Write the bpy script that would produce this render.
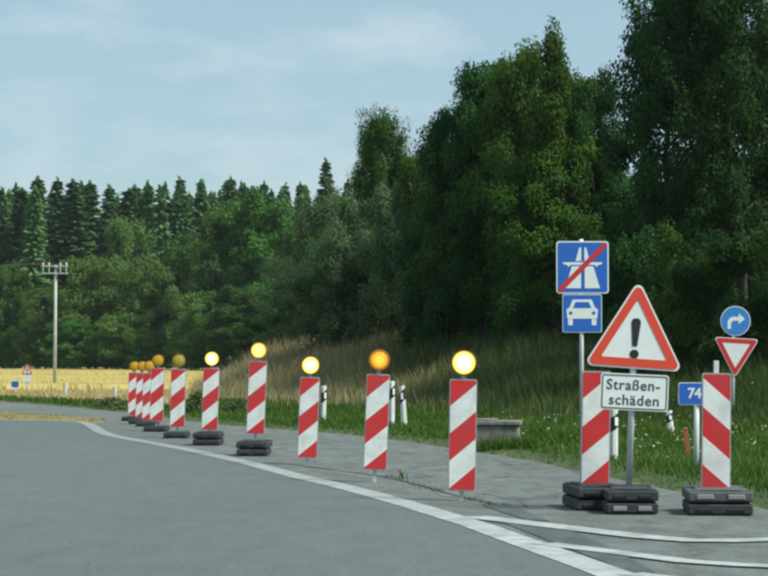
import bpy, bmesh, math, random
import numpy as np
from mathutils import Vector, Matrix

R = math.radians
scene = bpy.context.scene
for o in list(bpy.data.objects):
    bpy.data.objects.remove(o)
col = scene.collection

# ------------------------------------------------------------------ camera
F = 768 * 100.0 / 36.0           # focal length in photo pixels
EYE = 1.16
PITCH = math.atan((370 - 288) / F)
cd = bpy.data.cameras.new("camera")
cd.sensor_width = 36.0
cd.lens = 100.0
cd.clip_start = 0.1
cd.clip_end = 6000
cam = bpy.data.objects.new("camera", cd)
cam.location = (0, 0, EYE)
cam.rotation_euler = (R(90) + PITCH, 0, 0)
col.objects.link(cam)
scene.camera = cam

# ------------------------------------------------------------------ sky, sun, exposure
SUN_EL, SUN_AZ = R(50), R(117)     # azimuth clockwise from the view direction
world = bpy.data.worlds.new("World")
scene.world = world
world.use_nodes = True
wn, wl = world.node_tree.nodes, world.node_tree.links
wn.clear()
wout = wn.new("ShaderNodeOutputWorld")
wbg = wn.new("ShaderNodeBackground")
wbg.inputs["Strength"].default_value = 0.058
sky = wn.new("ShaderNodeTexSky")
sky.sky_type = 'NISHITA'
sky.sun_disc = False
sky.sun_elevation = SUN_EL
sky.sun_rotation = SUN_AZ
sky.air_density = 1.1
sky.dust_density = 0.5
sky.ozone_density = 1.7
# thin high cloud, drawn on the whole sky dome
tc = wn.new("ShaderNodeTexCoord")
mp = wn.new("ShaderNodeMapping")
mp.inputs["Scale"].default_value = (7.5, 7.5, 19.0)
mp.inputs["Location"].default_value = (1.1, 4.2, 0.9)
ns = wn.new("ShaderNodeTexNoise")
ns.inputs["Scale"].default_value = 1.5
ns.inputs["Detail"].default_value = 6
ns.inputs["Roughness"].default_value = 0.55
cr = wn.new("ShaderNodeValToRGB")
cr.color_ramp.elements[0].position = 0.50
cr.color_ramp.elements[0].color = (0, 0, 0, 1)
cr.color_ramp.elements[1].position = 0.80
cr.color_ramp.elements[1].color = (0.62, 0.62, 0.62, 1)
mx = wn.new("ShaderNodeMix")
mx.data_type = 'RGBA'
mx.inputs[7].default_value = (6.5, 7.1, 7.4, 1)
wl.new(tc.outputs["Generated"], mp.inputs["Vector"])
wl.new(mp.outputs["Vector"], ns.inputs["Vector"])
wl.new(ns.outputs["Fac"], cr.inputs["Fac"])
wl.new(cr.outputs["Color"], mx.inputs[0])
veil = wn.new("ShaderNodeMix")          # an even milky veil over the whole sky
veil.data_type = 'RGBA'
veil.inputs[0].default_value = 0.62
veil.inputs[7].default_value = (3.65, 5.35, 6.15, 1)
wl.new(sky.outputs["Color"], veil.inputs[6])
wl.new(veil.outputs[2], mx.inputs[6])
wl.new(mx.outputs[2], wbg.inputs["Color"])
wl.new(wbg.outputs["Background"], wout.inputs["Surface"])

sd = bpy.data.lights.new("sun", 'SUN')
sd.energy = 2.75
sd.angle = R(16)
sd.color = (1.0, 0.97, 0.86)
sun = bpy.data.objects.new("sun", sd)
sv = Vector((math.sin(SUN_AZ) * math.cos(SUN_EL), math.cos(SUN_AZ) * math.cos(SUN_EL), math.sin(SUN_EL)))
sun.rotation_euler = sv.to_track_quat('Z', 'Y').to_euler()
sun.location = (20, 0, 40)
col.objects.link(sun)

vs = scene.view_settings
vs.view_transform = 'Standard'
vs.look = 'None'
vs.exposure = 1.0
vs.gamma = 1.0
vs.use_curve_mapping = False
scene.render.engine = 'CYCLES'
scene.cycles.use_denoising = True
scene.cycles.max_bounces = 6
scene.cycles.transparent_max_bounces = 8
scene.cycles.volume_bounces = 0
scene.cycles.caustics_reflective = False
scene.cycles.caustics_refractive = False
scene.cycles.filter_width = 3.0

rng = np.random.default_rng(7)
random.seed(7)

# ------------------------------------------------------------------ helpers
def at(px, py, z=0.0):
    """point of the horizontal plane z seen at photo pixel px, py"""
    v = 288 - py
    d = Vector((px - 384, F * math.cos(PITCH) - v * math.sin(PITCH), F * math.sin(PITCH) + v * math.cos(PITCH)))
    t = (z - EYE) / d.z
    return Vector((0, 0, EYE)) + d * t

def at_y(px, py, Y):
    """point at depth Y seen at photo pixel px, py"""
    v = 288 - py
    d = Vector((px - 384, F * math.cos(PITCH) - v * math.sin(PITCH), F * math.sin(PITCH) + v * math.cos(PITCH)))
    return Vector((0, 0, EYE)) + d * (Y / d.y)

def link(o, parent=None):
    col.objects.link(o)
    if parent is not None:
        o.parent = parent
    return o

def tag(o, label=None, cat=None, group=None, kind=None):
    if label: o["label"] = label
    if cat: o["category"] = cat
    if group: o["group"] = group
    if kind: o["kind"] = kind
    return o

def empty(name, loc, rz=0.0):
    o = bpy.data.objects.new(name, None)
    o.empty_display_size = 0.2
    o.location = loc
    o.rotation_euler = (0, 0, rz)
    return link(o)

def mesh_np(name, verts, faces, mat=None, smooth=False, tint=None):
    """verts (N,3), faces (M,k) all of one size"""
    verts = np.asarray(verts, dtype=np.float32)
    faces = np.asarray(faces, dtype=np.int32)
    me = bpy.data.meshes.new(name)
    me.vertices.add(len(verts))
    me.vertices.foreach_set("co", verts.ravel())
    k = faces.shape[1]
    me.loops.add(faces.size)
    me.loops.foreach_set("vertex_index", faces.ravel())
    me.polygons.add(len(faces))
    me.polygons.foreach_set("loop_start", np.arange(len(faces), dtype=np.int32) * k)
    me.polygons.foreach_set("loop_total", np.full(len(faces), k, dtype=np.int32))
    if smooth:
        me.polygons.foreach_set("use_smooth", np.ones(len(faces), dtype=bool))
    if tint is not None:
        a = me.attributes.new("tint", 'FLOAT', 'POINT')
        a.data.foreach_set("value", np.asarray(tint, dtype=np.float32))
    me.update(calc_edges=True)
    if mat: me.materials.append(mat)
    return me

def obj(name, me, parent=None, loc=(0, 0, 0), rot=(0, 0, 0)):
    o = bpy.data.objects.new(name, me)
    o.location = loc
    o.rotation_euler = rot
    return link(o, parent)

class MB:
    """collects shapes into one mesh"""
    def __init__(self):
        self.bm = bmesh.new()
    def box(self, x0, x1, y0, y1, z0, z1, bev=0.0, seg=1):
        r = bmesh.ops.create_cube(self.bm, size=1.0)
        for v in r["verts"]:
            v.co = Vector(((x0 + x1) / 2 + v.co.x * (x1 - x0), (y0 + y1) / 2 + v.co.y * (y1 - y0), (z0 + z1) / 2 + v.co.z * (z1 - z0)))
        if bev > 0:
            es = list({e for v in r["verts"] for e in v.link_edges})
            bmesh.ops.bevel(self.bm, geom=es, offset=bev, segments=seg, profile=0.5, affect='EDGES')
        return self
    def tube(self, a, b, r0, r1=None, n=12):
        a, b = Vector(a), Vector(b)
        r1 = r0 if r1 is None else r1
        d = (b - a)
        m = Matrix.Translation((a + b) / 2) @ d.to_track_quat('Z', 'Y').to_matrix().to_4x4()
        bmesh.ops.create_cone(self.bm, cap_ends=True, segments=n, radius1=r0, radius2=r1, depth=d.length, matrix=m)
        return self
    def prism(self, pts, y0, y1):
        """XZ outline from depth y0 (front, smaller y) to y1"""
        f = [self.bm.verts.new((x, y0, z)) for x, z in pts]
        b = [self.bm.verts.new((x, y1, z)) for x, z in pts]
        n = len(pts)
        self.bm.faces.new(f); self.bm.faces.new(b[::-1])
        for i in range(n):
            self.bm.faces.new((f[i], b[i], b[(i + 1) % n], f[(i + 1) % n]))
        return self
    def ring(self, outer, inner, y0, y1):
        n = len(outer)
        V = lambda pts, y: [self.bm.verts.new((x, y, z)) for x, z in pts]
        of, inf, ob, ib = V(outer, y0), V(inner, y0), V(outer, y1), V(inner, y1)
        for i in range(n):
            j = (i + 1) % n
            self.bm.faces.new((of[i], of[j], inf[j], inf[i]))
            self.bm.faces.new((ob[j], ob[i], ib[i], ib[j]))
            self.bm.faces.new((of[j], of[i], ob[i], ob[j]))
            self.bm.faces.new((inf[i], inf[j], ib[j], ib[i]))
        return self
    def lathe(self, prof, axis='z', n=24, origin=(0, 0, 0)):
        """prof: (radius, height) pairs turned about the axis"""
        rows = []
        for r, h in prof:
            row = []
            for k in range(n):
                a = 2 * math.pi * k / n
                p = (r * math.cos(a), r * math.sin(a), h) if axis == 'z' else (r * math.cos(a), h, r * math.sin(a))
                row.append(self.bm.verts.new((p[0] + origin[0], p[1] + origin[1], p[2] + origin[2])))
            rows.append(row)
        for i in range(len(rows) - 1):
            for k in range(n):
                self.bm.faces.new((rows[i][k], rows[i][(k + 1) % n], rows[i + 1][(k + 1) % n], rows[i + 1][k]))
        self.bm.faces.new(rows[0][::-1]); self.bm.faces.new(rows[-1])
        return self
    def mesh(self, name, mat, smooth=False):
        bmesh.ops.recalc_face_normals(self.bm, faces=self.bm.faces)
        me = bpy.data.meshes.new(name)
        self.bm.to_mesh(me); self.bm.free()
        if smooth:
            for p in me.polygons: p.use_smooth = True
        me.materials.append(mat)
        return me
    def build(self, name, mat, parent=None, loc=(0, 0, 0), rot=(0, 0, 0), smooth=False):
        return obj(name, self.mesh(name, mat, smooth), parent, loc, rot)

def rounded(pts, r, seg=5):
    """round the corners of a convex outline"""
    out = []
    n = len(pts)
    for i in range(n):
        p, a, b = Vector(pts[i]), Vector(pts[i - 1]), Vector(pts[(i + 1) % n])
        u, v = (a - p).normalized(), (b - p).normalized()
        ang = u.angle(v)
        t = r / math.tan(ang / 2)
        c = p + (u + v).normalized() * (r / math.sin(ang / 2))
        p0, p1 = p + u * t, p + v * t
        a0 = math.atan2(p0.y - c.y, p0.x - c.x); a1 = math.atan2(p1.y - c.y, p1.x - c.x)
        da = (a1 - a0 + math.pi) % (2 * math.pi) - math.pi
        for k in range(seg + 1):
            w = a0 + da * k / seg
            out.append((c.x + r * math.cos(w), c.y + r * math.sin(w)))
    return out

def rect(x0, z0, x1, z1): return [(x0, z0), (x1, z0), (x1, z1), (x0, z1)]

def clip_poly(poly, f):
    """keep the part of the outline where f(p) >= 0"""
    out = []
    for i in range(len(poly)):
        p, q = poly[i], poly[(i + 1) % len(poly)]
        fp, fq = f(p), f(q)
        if fp >= 0: out.append(p)
        if (fp >= 0) != (fq >= 0):
            t = fp / (fp - fq)
            out.append((p[0] + (q[0] - p[0]) * t, p[1] + (q[1] - p[1]) * t))
    return out

def text_mesh(body, size, mat, name, spacing=1.0, bold=0.0):
    cu = bpy.data.curves.new(name, 'FONT')
    cu.body = body; cu.size = size; cu.align_x = 'CENTER'; cu.align_y = 'CENTER'
    cu.extrude = 0.001; cu.space_character = spacing; cu.offset = bold; cu.resolution_u = 3
    t = bpy.data.objects.new("lettering", cu)
    col.objects.link(t)
    t.rotation_euler = (R(90), 0, 0)
    bpy.context.view_layer.update()
    me = bpy.data.meshes.new_from_object(t.evaluated_get(bpy.context.evaluated_depsgraph_get()))
    me.transform(Matrix.Rotation(R(90), 4, 'X'))
    bpy.data.objects.remove(t); bpy.data.curves.remove(cu)
    me.materials.clear(); me.materials.append(mat)
    return me

# ------------------------------------------------------------------ materials
def new_mat(name):
    m = bpy.data.materials.new(name)
    m.use_nodes = True
    nt = m.node_tree
    return m, nt.nodes, nt.links, nt.nodes["Principled BSDF"]

def noise_of(N, L, scale, detail=4, rough=0.6, coord="Object", stretch=None):
    t = N.new("ShaderNodeTexCoord"); n = N.new("ShaderNodeTexNoise")
    n.inputs["Scale"].default_value = scale; n.inputs["Detail"].default_value = detail; n.inputs["Roughness"].default_value = rough
    if stretch:
        m = N.new("ShaderNodeMapping"); m.inputs["Scale"].default_value = stretch
        L.new(t.outputs[coord], m.inputs["Vector"]); L.new(m.outputs["Vector"], n.inputs["Vector"])
    else:
        L.new(t.outputs[coord], n.inputs["Vector"])
    return n

def ramp(N, L, src, stops):
    r = N.new("ShaderNodeValToRGB")
    e = r.color_ramp.elements
    while len(e) < len(stops): e.new(0.5)
    for i, (p, c) in enumerate(stops):
        e[i].position = p
        e[i].color = (c, c, c, 1) if isinstance(c, (int, float)) else (*c, 1)
    L.new(src, r.inputs["Fac"])
    return r

def mixc(N, L, fac, a, b, mode='MIX'):
    m = N.new("ShaderNodeMix"); m.data_type = 'RGBA'; m.blend_type = mode
    for idx, val in ((0, fac), (6, a), (7, b)):
        if isinstance(val, (int, float)): m.inputs[idx].default_value = val
        elif isinstance(val, tuple): m.inputs[idx].default_value = (*val, 1)
        else: L.new(val, m.inputs[idx])
    return m.outputs[2]

def bump(N, L, B, h, strength, dist):
    b = N.new("ShaderNodeBump"); b.inputs["Strength"].default_value = strength; b.inputs["Distance"].default_value = dist
    L.new(h, b.inputs["Height"]); L.new(b.outputs["Normal"], B.inputs["Normal"])

def dirty(name, c, rough=0.45, dirt=(0.12, 0.11, 0.09), amount=0.25, scale=6, metal=0.0, spec=0.5):
    m, N, L, B = new_mat(name)
    n = noise_of(N, L, scale, 6, 0.65)
    n.noise_dimensions = '4D'                # each piece carries dirt of its own
    oi = N.new("ShaderNodeObjectInfo"); mw = N.new("ShaderNodeMath"); mw.operation = 'MULTIPLY'; mw.inputs[1].default_value = 40
    L.new(oi.outputs["Random"], mw.inputs[0]); L.new(mw.outputs[0], n.inputs["W"])
    r = ramp(N, L, n.outputs["Fac"], [(0.42, 0.0), (0.75, amount)])
    L.new(mixc(N, L, r.outputs["Color"], c, dirt), B.inputs["Base Color"])
    B.inputs["Roughness"].default_value = rough
    B.inputs["Metallic"].default_value = metal
    B.inputs["Specular IOR Level"].default_value = spec
    return m

M = {}
M["white"] = dirty("white_sheeting", (0.76, 0.80, 0.78), 0.5, amount=0.35, scale=7)
M["sign_white"] = dirty("sign_white", (0.76, 0.82, 0.80), 0.45, amount=0.12)
M["red"] = dirty("red_sheeting", (0.60, 0.022, 0.025), 0.5, amount=0.35, scale=8)
M["orange_red"] = dirty("faded_red_sheeting", (0.70, 0.065, 0.030), 0.5, amount=0.12)
M["blue"] = dirty("blue_sheeting", (0.012, 0.125, 0.52), 0.5, amount=0.12)
M["light_blue"] = dirty("light_blue_sheeting", (0.03, 0.22, 0.60), 0.5, amount=0.12)
M["black"] = dirty("black_print", (0.012, 0.014, 0.015), 0.5, amount=0.1)
M["lead"] = dirty("dark_print", (0.045, 0.05, 0.055), 0.5, amount=0.1)
M["steel"] = dirty("galvanised_steel", (0.42, 0.45, 0.46), 0.5, metal=0.35, amount=0.35)
M["post_grey"] = dirty("grey_painted_post", (0.60, 0.64, 0.63), 0.55, amount=0.25)
M["alu"] = dirty("aluminium_back", (0.40, 0.42, 0.43), 0.5, metal=0.4, amount=0.3)
M["grey_plastic"] = dirty("grey_plastic", (0.36, 0.38, 0.42), 0.5)
M["white_plastic"] = dirty("white_plastic", (0.66, 0.68, 0.66), 0.5, amount=0.35)
M["rubber"] = dirty("recycled_rubber", (0.022, 0.026, 0.032), 0.8, dirt=(0.09, 0.095, 0.10), amount=0.4, scale=9)
M["rubber_worn"] = dirty("worn_rubber", (0.085, 0.095, 0.10), 0.8, dirt=(0.05, 0.05, 0.05), amount=0.7, scale=12)
M["pad"] = dirty("worn_reflector_pad", (0.24, 0.26, 0.25), 0.6, amount=0.5)
M["lamp_case"] = dirty("yellow_lamp_case", (0.42, 0.24, 0.02), 0.45, amount=0.3)
M["stake"] = dirty("painted_stake", (0.30, 0.085, 0.03), 0.8, amount=0.5, scale=14)
M["bark"] = dirty("bark", (0.060, 0.052, 0.040), 0.95, dirt=(0.035, 0.03, 0.022), amount=0.9, scale=5)
M["spruce_bark"] = dirty("spruce_bark", (0.075, 0.058, 0.045), 0.95, dirt=(0.03, 0.025, 0.02), amount=0.9, scale=3)
M["pole"] = dirty("weathered_pole", (0.42, 0.45, 0.43), 0.85, dirt=(0.25, 0.25, 0.22), amount=0.7, scale=3)
M["porcelain"] = dirty("insulator", (0.75, 0.76, 0.72), 0.3)
M["wire"] = dirty("wire", (0.10, 0.10, 0.10), 0.6)

def concrete():
    m, N, L, B = new_mat("weathered_concrete")
    n = noise_of(N, L, 5, 8, 0.7)
    c = ramp(N, L, n.outputs["Fac"], [(0.3, (0.07, 0.075, 0.058)), (0.5, (0.17, 0.17, 0.145)), (0.7, (0.27, 0.265, 0.235))])
    L.new(c.outputs["Color"], B.inputs["Base Color"]); B.inputs["Roughness"].default_value = 0.9
    bump(N, L, B, n.outputs["Fac"], 0.5, 0.02)
    return m
M["concrete"] = concrete()

def asphalt(name, c0, c1, crack=0.0, patch=0.35):
    m, N, L, B = new_mat(name)
    big = noise_of(N, L, 0.35, 5, 0.6, stretch=(1.0, 0.35, 1.0))
    fine = noise_of(N, L, 90, 3, 0.8)
    mid = noise_of(N, L, 2.2, 6, 0.7, stretch=(1.6, 0.6, 1))
    base = ramp(N, L, big.outputs["Fac"], [(0.3, c0), (0.7, c1)]).outputs["Color"]
    g = ramp(N, L, fine.outputs["Fac"], [(0.3, 0.55), (0.7, 1.45)]).outputs["Color"]
    grit = noise_of(N, L, 24, 3, 0.8)
    base = mixc(N, L, 1.0, base, ramp(N, L, grit.outputs["Fac"], [(0.3, 0.72), (0.7, 1.28)]).outputs["Color"], 'MULTIPLY')
    base = mixc(N, L, 1.0, base, g, 'MULTIPLY')
    s = ramp(N, L, mid.outputs["Fac"], [(0.35, 1.0 - patch), (0.6, 1.0 + patch * 0.4)]).outputs["Color"]
    base = mixc(N, L, 1.0, base, s, 'MULTIPLY')
    if crack > 0:
        t = N.new("ShaderNodeTexCoord")
        wob = noise_of(N, L, 1.7, 4, 0.7)
        add = N.new("ShaderNodeVectorMath"); add.operation = 'MULTIPLY_ADD'
        add.inputs[1].default_value = (0.55, 0.55, 0.55)
        L.new(wob.outputs["Color"], add.inputs[0]); L.new(t.outputs["Object"], add.inputs[2])
        v = N.new("ShaderNodeTexVoronoi"); v.feature = 'DISTANCE_TO_EDGE'; v.inputs["Scale"].default_value = 0.75
        L.new(add.outputs["Vector"], v.inputs["Vector"])
        cm = ramp(N, L, v.outputs["Distance"], [(0.006, crack), (0.03, 0.0)]).outputs["Color"]
        gate = ramp(N, L, noise_of(N, L, 0.6, 2, 0.5).outputs["Fac"], [(0.42, 0.0), (0.55, 1.0)]).outputs["Color"]
        fac = mixc(N, L, 1.0, cm, gate, 'MULTIPLY')
        base = mixc(N, L, fac, base, (0.035, 0.036, 0.036))
    L.new(base, B.inputs["Base Color"])
    B.inputs["Roughness"].default_value = 0.82
    B.inputs["Specular IOR Level"].default_value = 0.35
    bump(N, L, B, fine.outputs["Fac"], 0.35, 0.006)
    return m
M["asphalt"] = asphalt("road_asphalt", (0.091, 0.113, 0.115), (0.109, 0.132, 0.133), 0.0, 0.10)
M["old_asphalt"] = asphalt("old_asphalt", (0.104, 0.122, 0.117), (0.142, 0.160, 0.150), 0.5, 0.28)
M["tar_dark"] = asphalt("open_crack", (0.035, 0.040, 0.040), (0.055, 0.060, 0.058), 0.0, 0.4)
M["tar"] = asphalt("tar_patch", (0.070, 0.088, 0.094), (0.092, 0.112, 0.118), 0.0, 0.3)

def paint():
    m, N, L, B = new_mat("worn_road_paint")
    n = noise_of(N, L, 3.0, 8, 0.75)
    f = noise_of(N, L, 60, 3, 0.7)
    w = ramp(N, L, n.outputs["Fac"], [(0.36, 0.85), (0.60, 0.05)]).outputs["Color"]
    w2 = ramp(N, L, f.outputs["Fac"], [(0.30, 0.6), (0.45, 0.0)]).outputs["Color"]
    tc_ = N.new("ShaderNodeTexCoord"); sx = N.new("ShaderNodeSeparateXYZ"); L.new(tc_.outputs["Object"], sx.inputs[0])
    yr = N.new("ShaderNodeMapRange"); yr.inputs["From Min"].default_value = 15; yr.inputs["From Max"].default_value = 30
    yr.inputs["To Min"].default_value = 0.0; yr.inputs["To Max"].default_value = 0.62
    L.new(sx.outputs["Y"], yr.inputs["Value"])
    c = mixc(N, L, w, (0.42, 0.46, 0.455), (0.17, 0.20, 0.20))
    c = mixc(N, L, yr.outputs["Result"], c, (0.17, 0.19, 0.185))
    c = mixc(N, L, w2, c, (0.16, 0.17, 0.165))
    L.new(c, B.inputs["Base Color"]); B.inputs["Roughness"].default_value = 0.7
    return m
M["paint"] = paint()

def ground_mat():
    m, N, L, B = new_mat("verge_soil_and_turf")
    a = N.new("ShaderNodeAttribute"); a.attribute_name = "tint"
    n = noise_of(N, L, 1.3, 8, 0.7)
    g = ramp(N, L, n.outputs["Fac"], [(0.3, (0.030, 0.050, 0.014)), (0.55, (0.050, 0.085, 0.022)), (0.75, (0.085, 0.105, 0.035))]).outputs["Color"]
    d = ramp(N, L, n.outputs["Fac"], [(0.3, (0.17, 0.13, 0.05)), (0.6, (0.30, 0.24, 0.09)), (0.8, (0.36, 0.29, 0.12))]).outputs["Color"]
    L.new(mixc(N, L, a.outputs["Fac"], g, d), B.inputs["Base Color"])
    B.inputs["Roughness"].default_value = 0.95
    bump(N, L, B, noise_of(N, L, 18, 4, 0.7).outputs["Fac"], 0.8, 0.05)
    return m
M["ground"] = ground_mat()

def leafy(name, stops, trans=0.35, vary=0.22, rough=0.7):
    """foliage: colour by each leaf's own tint, plus a small difference between plants"""
    m, N, L, B = new_mat(name)
    a = N.new("ShaderNodeAttribute"); a.attribute_name = "tint"
    c = ramp(N, L, a.outputs["Fac"], stops).outputs["Color"]
    oi = N.new("ShaderNodeObjectInfo")
    hs = N.new("ShaderNodeHueSaturation")
    mr = N.new("ShaderNodeMapRange"); mr.inputs["To Min"].default_value = 1 - vary; mr.inputs["To Max"].default_value = 1 + vary
    L.new(oi.outputs["Random"], mr.inputs["Value"]); L.new(mr.outputs["Result"], hs.inputs["Value"])
    mh = N.new("ShaderNodeMapRange"); mh.inputs["To Min"].default_value = 0.49; mh.inputs["To Max"].default_value = 0.512
    L.new(oi.outputs["Random"], mh.inputs["Value"]); L.new(mh.outputs["Result"], hs.inputs["Hue"])
    L.new(c, hs.inputs["Color"])
    L.new(hs.outputs["Color"], B.inputs["Base Color"])
    B.inputs["Roughness"].default_value = rough
    B.inputs["Specular IOR Level"].default_value = 0.12
    tr = N.new("ShaderNodeBsdfTranslucent"); L.new(hs.outputs["Color"], tr.inputs["Color"])
    ms = N.new("ShaderNodeMixShader"); ms.inputs[0].default_value = trans
    L.new(B.outputs["BSDF"], ms.inputs[1]); L.new(tr.outputs["BSDF"], ms.inputs[2])
    L.new(ms.outputs["Shader"], N["Material Output"].inputs["Surface"])
    return m
M["leaf"] = leafy("broad_leaf", [(0, (0.022, 0.060, 0.008)), (0.5, (0.050, 0.112, 0.013)), (1, (0.105, 0.172, 0.022))])
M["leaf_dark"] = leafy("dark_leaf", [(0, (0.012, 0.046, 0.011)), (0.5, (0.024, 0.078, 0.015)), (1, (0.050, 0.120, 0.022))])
M["leaf_grey"] = leafy("willow_leaf", [(0, (0.064, 0.122, 0.050)), (0.5, (0.108, 0.185, 0.078)), (1, (0.16, 0.245, 0.11))])
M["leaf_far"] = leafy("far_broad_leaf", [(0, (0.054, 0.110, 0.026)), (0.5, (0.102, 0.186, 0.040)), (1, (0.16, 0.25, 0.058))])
M["leaf_mid"] = leafy("mid_broad_leaf", [(0, (0.026, 0.078, 0.016)), (0.5, (0.056, 0.138, 0.024)), (1, (0.105, 0.20, 0.036))])
M["needle"] = leafy("spruce_needle", [(0, (0.066, 0.135, 0.048)), (0.5, (0.108, 0.205, 0.068)), (1, (0.14, 0.245, 0.08))], trans=0.3)
M["grass"] = leafy("verge_grass", [(0, (0.040, 0.090, 0.012)), (0.6, (0.085, 0.160, 0.024)), (0.9, (0.15, 0.20, 0.042)), (1, (0.26, 0.23, 0.10))], vary=0.0)
M["bank_grass"] = leafy("bank_grass", [(0, (0.042, 0.074, 0.020)), (0.45, (0.098, 0.138, 0.044)), (0.75, (0.33, 0.285, 0.14)), (1, (0.54, 0.44, 0.25))], vary=0.0)
M["dry_grass"] = leafy("dry_grass", [(0, (0.30, 0.25, 0.10)), (0.5, (0.54, 0.41, 0.18)), (1, (0.64, 0.54, 0.27))], vary=0.0)
M["strip_grass"] = leafy("yellowing_grass", [(0, (0.14, 0.16, 0.06)), (0.4, (0.29, 0.27, 0.12)), (1, (0.44, 0.39, 0.20))], vary=0.0)
M["weed"] = leafy("weed_leaf", [(0, (0.05, 0.09, 0.03)), (0.6, (0.11, 0.16, 0.06)), (1, (0.18, 0.21, 0.10))], vary=0.15)
M["crop"] = leafy("ripe_crop", [(0, (0.40, 0.33, 0.085)), (0.5, (0.54, 0.46, 0.155)), (1, (0.66, 0.57, 0.23))], trans=0.2, vary=0.0)
M["petal"] = leafy("white_petal", [(0, (0.55, 0.57, 0.52)), (1, (0.75, 0.77, 0.74))], vary=0.0)
M["petal_yellow"] = leafy("yellow_petal", [(0, (0.55, 0.36, 0.02)), (1, (0.70, 0.50, 0.04))], vary=0.0)

def lens(name, base, glow, s_mid, s_rim):
    """amber lens; when lit, the light falls off from the bulb in the middle to the rim"""
    m, N, L, B = new_mat(name)
    n = N.new("ShaderNodeTexVoronoi"); n.inputs["Scale"].default_value = 55
    t = N.new("ShaderNodeTexCoord"); L.new(t.outputs["Object"], n.inputs["Vector"])
    c = mixc(N, L, ramp(N, L, n.outputs["Distance"], [(0.1, 0.0), (0.7, 0.5)]).outputs["Color"], base, tuple(x * 0.45 for x in base))
    L.new(c, B.inputs["Base Color"])
    B.inputs["Roughness"].default_value = 0.2
    if s_mid > 0:
        ln = N.new("ShaderNodeVectorMath"); ln.operation = 'LENGTH'
        L.new(t.outputs["Object"], ln.inputs[0])
        mr = N.new("ShaderNodeMapRange"); mr.inputs["From Min"].default_value = 0.045; mr.inputs["From Max"].default_value = 0.10
        mr.inputs["To Min"].default_value = s_mid; mr.inputs["To Max"].default_value = s_rim
        L.new(ln.outputs["Value"], mr.inputs["Value"])
        L.new(mr.outputs["Result"], B.inputs["Emission Strength"])
        B.inputs["Emission Color"].default_value = (*glow, 1)
    return m
M["lens_bright"] = lens("lit_amber_lens", (0.7, 0.30, 0.01), (1.0, 0.60, 0.09), 6.0, 0.45)
M["lens_mid"] = lens("half_lit_amber_lens", (0.65, 0.30, 0.02), (1.0, 0.60, 0.10), 2.6, 0.25)
M["lens_low"] = lens("glimmering_amber_lens", (0.60, 0.20, 0.01), (1.0, 0.40, 0.03), 0.9, 0.03)
M["lens_off"] = lens("unlit_amber_lens", (0.74, 0.40, 0.02), (1, .5, 0), 0.0, 0.0)
M["lens_pale"] = lens("unlit_yellow_lens", (0.50, 0.40, 0.06), (1, .5, 0), 0.0, 0.0)

# ------------------------------------------------------------------ layout of the ground
VERGE = [(5.2, -60), (4.7, -5), (4.2, 8), (3.25, 17.5), (2.6, 22), (1.97, 26.9), (1.2, 31), (0.3, 35), (-0.8, 39), (-2.1, 42),
         (-3.5, 45.5), (-4.9, 50.3), (-6.6, 57), (-8.3, 62.5), (-11.1, 70.7), (-14.4, 79), (-18.5, 87), (-26, 98), (-40, 112), (-90, 140)]
EDGE_PX = [(680, 602), (620, 577), (592, 566.5), (517, 540), (476, 525), (412, 505.5), (367, 493), (334, 484.5), (300, 477), (250, 463.5), (200, 452.2),
           (173, 447), (147, 442.2), (120, 437.4), (108, 434.6), (101, 432), (95, 428), (88, 423.9), (80, 421.7), (60, 420.9), (0, 420.3)]
EDGE = [(3.0, -60), (2.0, 4)] + [tuple(at(*p)[:2]) for p in EDGE_PX] + [(-12, 49.9), (-20, 51), (-60, 53)]
RAMP_IN = [(-6.3, 47.9), (-6.6, 50.6), (-8.8, 55.6), (-10.9, 59.6), (-14.5, 64.5), (-20, 71), (-30, 82), (-45, 95), (-90, 120)]
MAIN = EDGE + [(-60, -60)]
SHOULDER = [(x - 0.05, y) for x, y in EDGE if y < 47.5] + RAMP_IN + VERGE[::-1]

def pl_dist(P, line):
    d = np.full(len(P), 1e9)
    L_ = np.array(line)
    for a, b in zip(L_[:-1], L_[1:]):
        ab = b - a
        t = np.clip(((P - a) @ ab) / (ab @ ab), 0, 1)
        q = a + t[:, None] * ab
        d = np.minimum(d, np.hypot(*(P - q).T))
    return d

def inside(P, poly):
    x, y = P[:, 0], P[:, 1]
    c = np.zeros(len(P), bool)
    n = len(poly)
    for i in range(n):
        (x0, y0), (x1, y1) = poly[i], poly[(i + 1) % n]
        if y0 == y1: continue
        hit = ((y0 > y) != (y1 > y)) & (x < (x1 - x0) * (y - y0) / (y1 - y0) + x0)
        c ^= hit
    return c

def sm(t):
    t = np.clip(t, 0, 1)
    return t * t * (3 - 2 * t)

OUT_POLY = VERGE + [(400, 400), (400, -60)]
def verge_d(P):
    """metres beyond the outer edge of the old carriageway (negative on it)"""
    d = pl_dist(P, VERGE)
    right = inside(P, VERGE + [(-90, 3000), (3000, 3000), (3000, -60)])
    return np.where(right, d, -d)

def road_sd(P):
    ins = inside(P, MAIN) | inside(P, SHOULDER)
    d = np.minimum(pl_dist(P, MAIN + MAIN[:1]), pl_dist(P, SHOULDER + SHOULDER[:1]))
    return np.where(ins, -d, d)

def wav(P, f, s):
    x, y = P[:, 0] * f, P[:, 1] * f
    return (np.sin(x * 1.3 + s) * np.cos(y * 0.9 - s) + 0.6 * np.sin(x * 2.3 - y * 1.7 + 2 * s) + 0.4 * np.cos(x * 3.9 + y * 3.1 + s)) / 2.0

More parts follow.
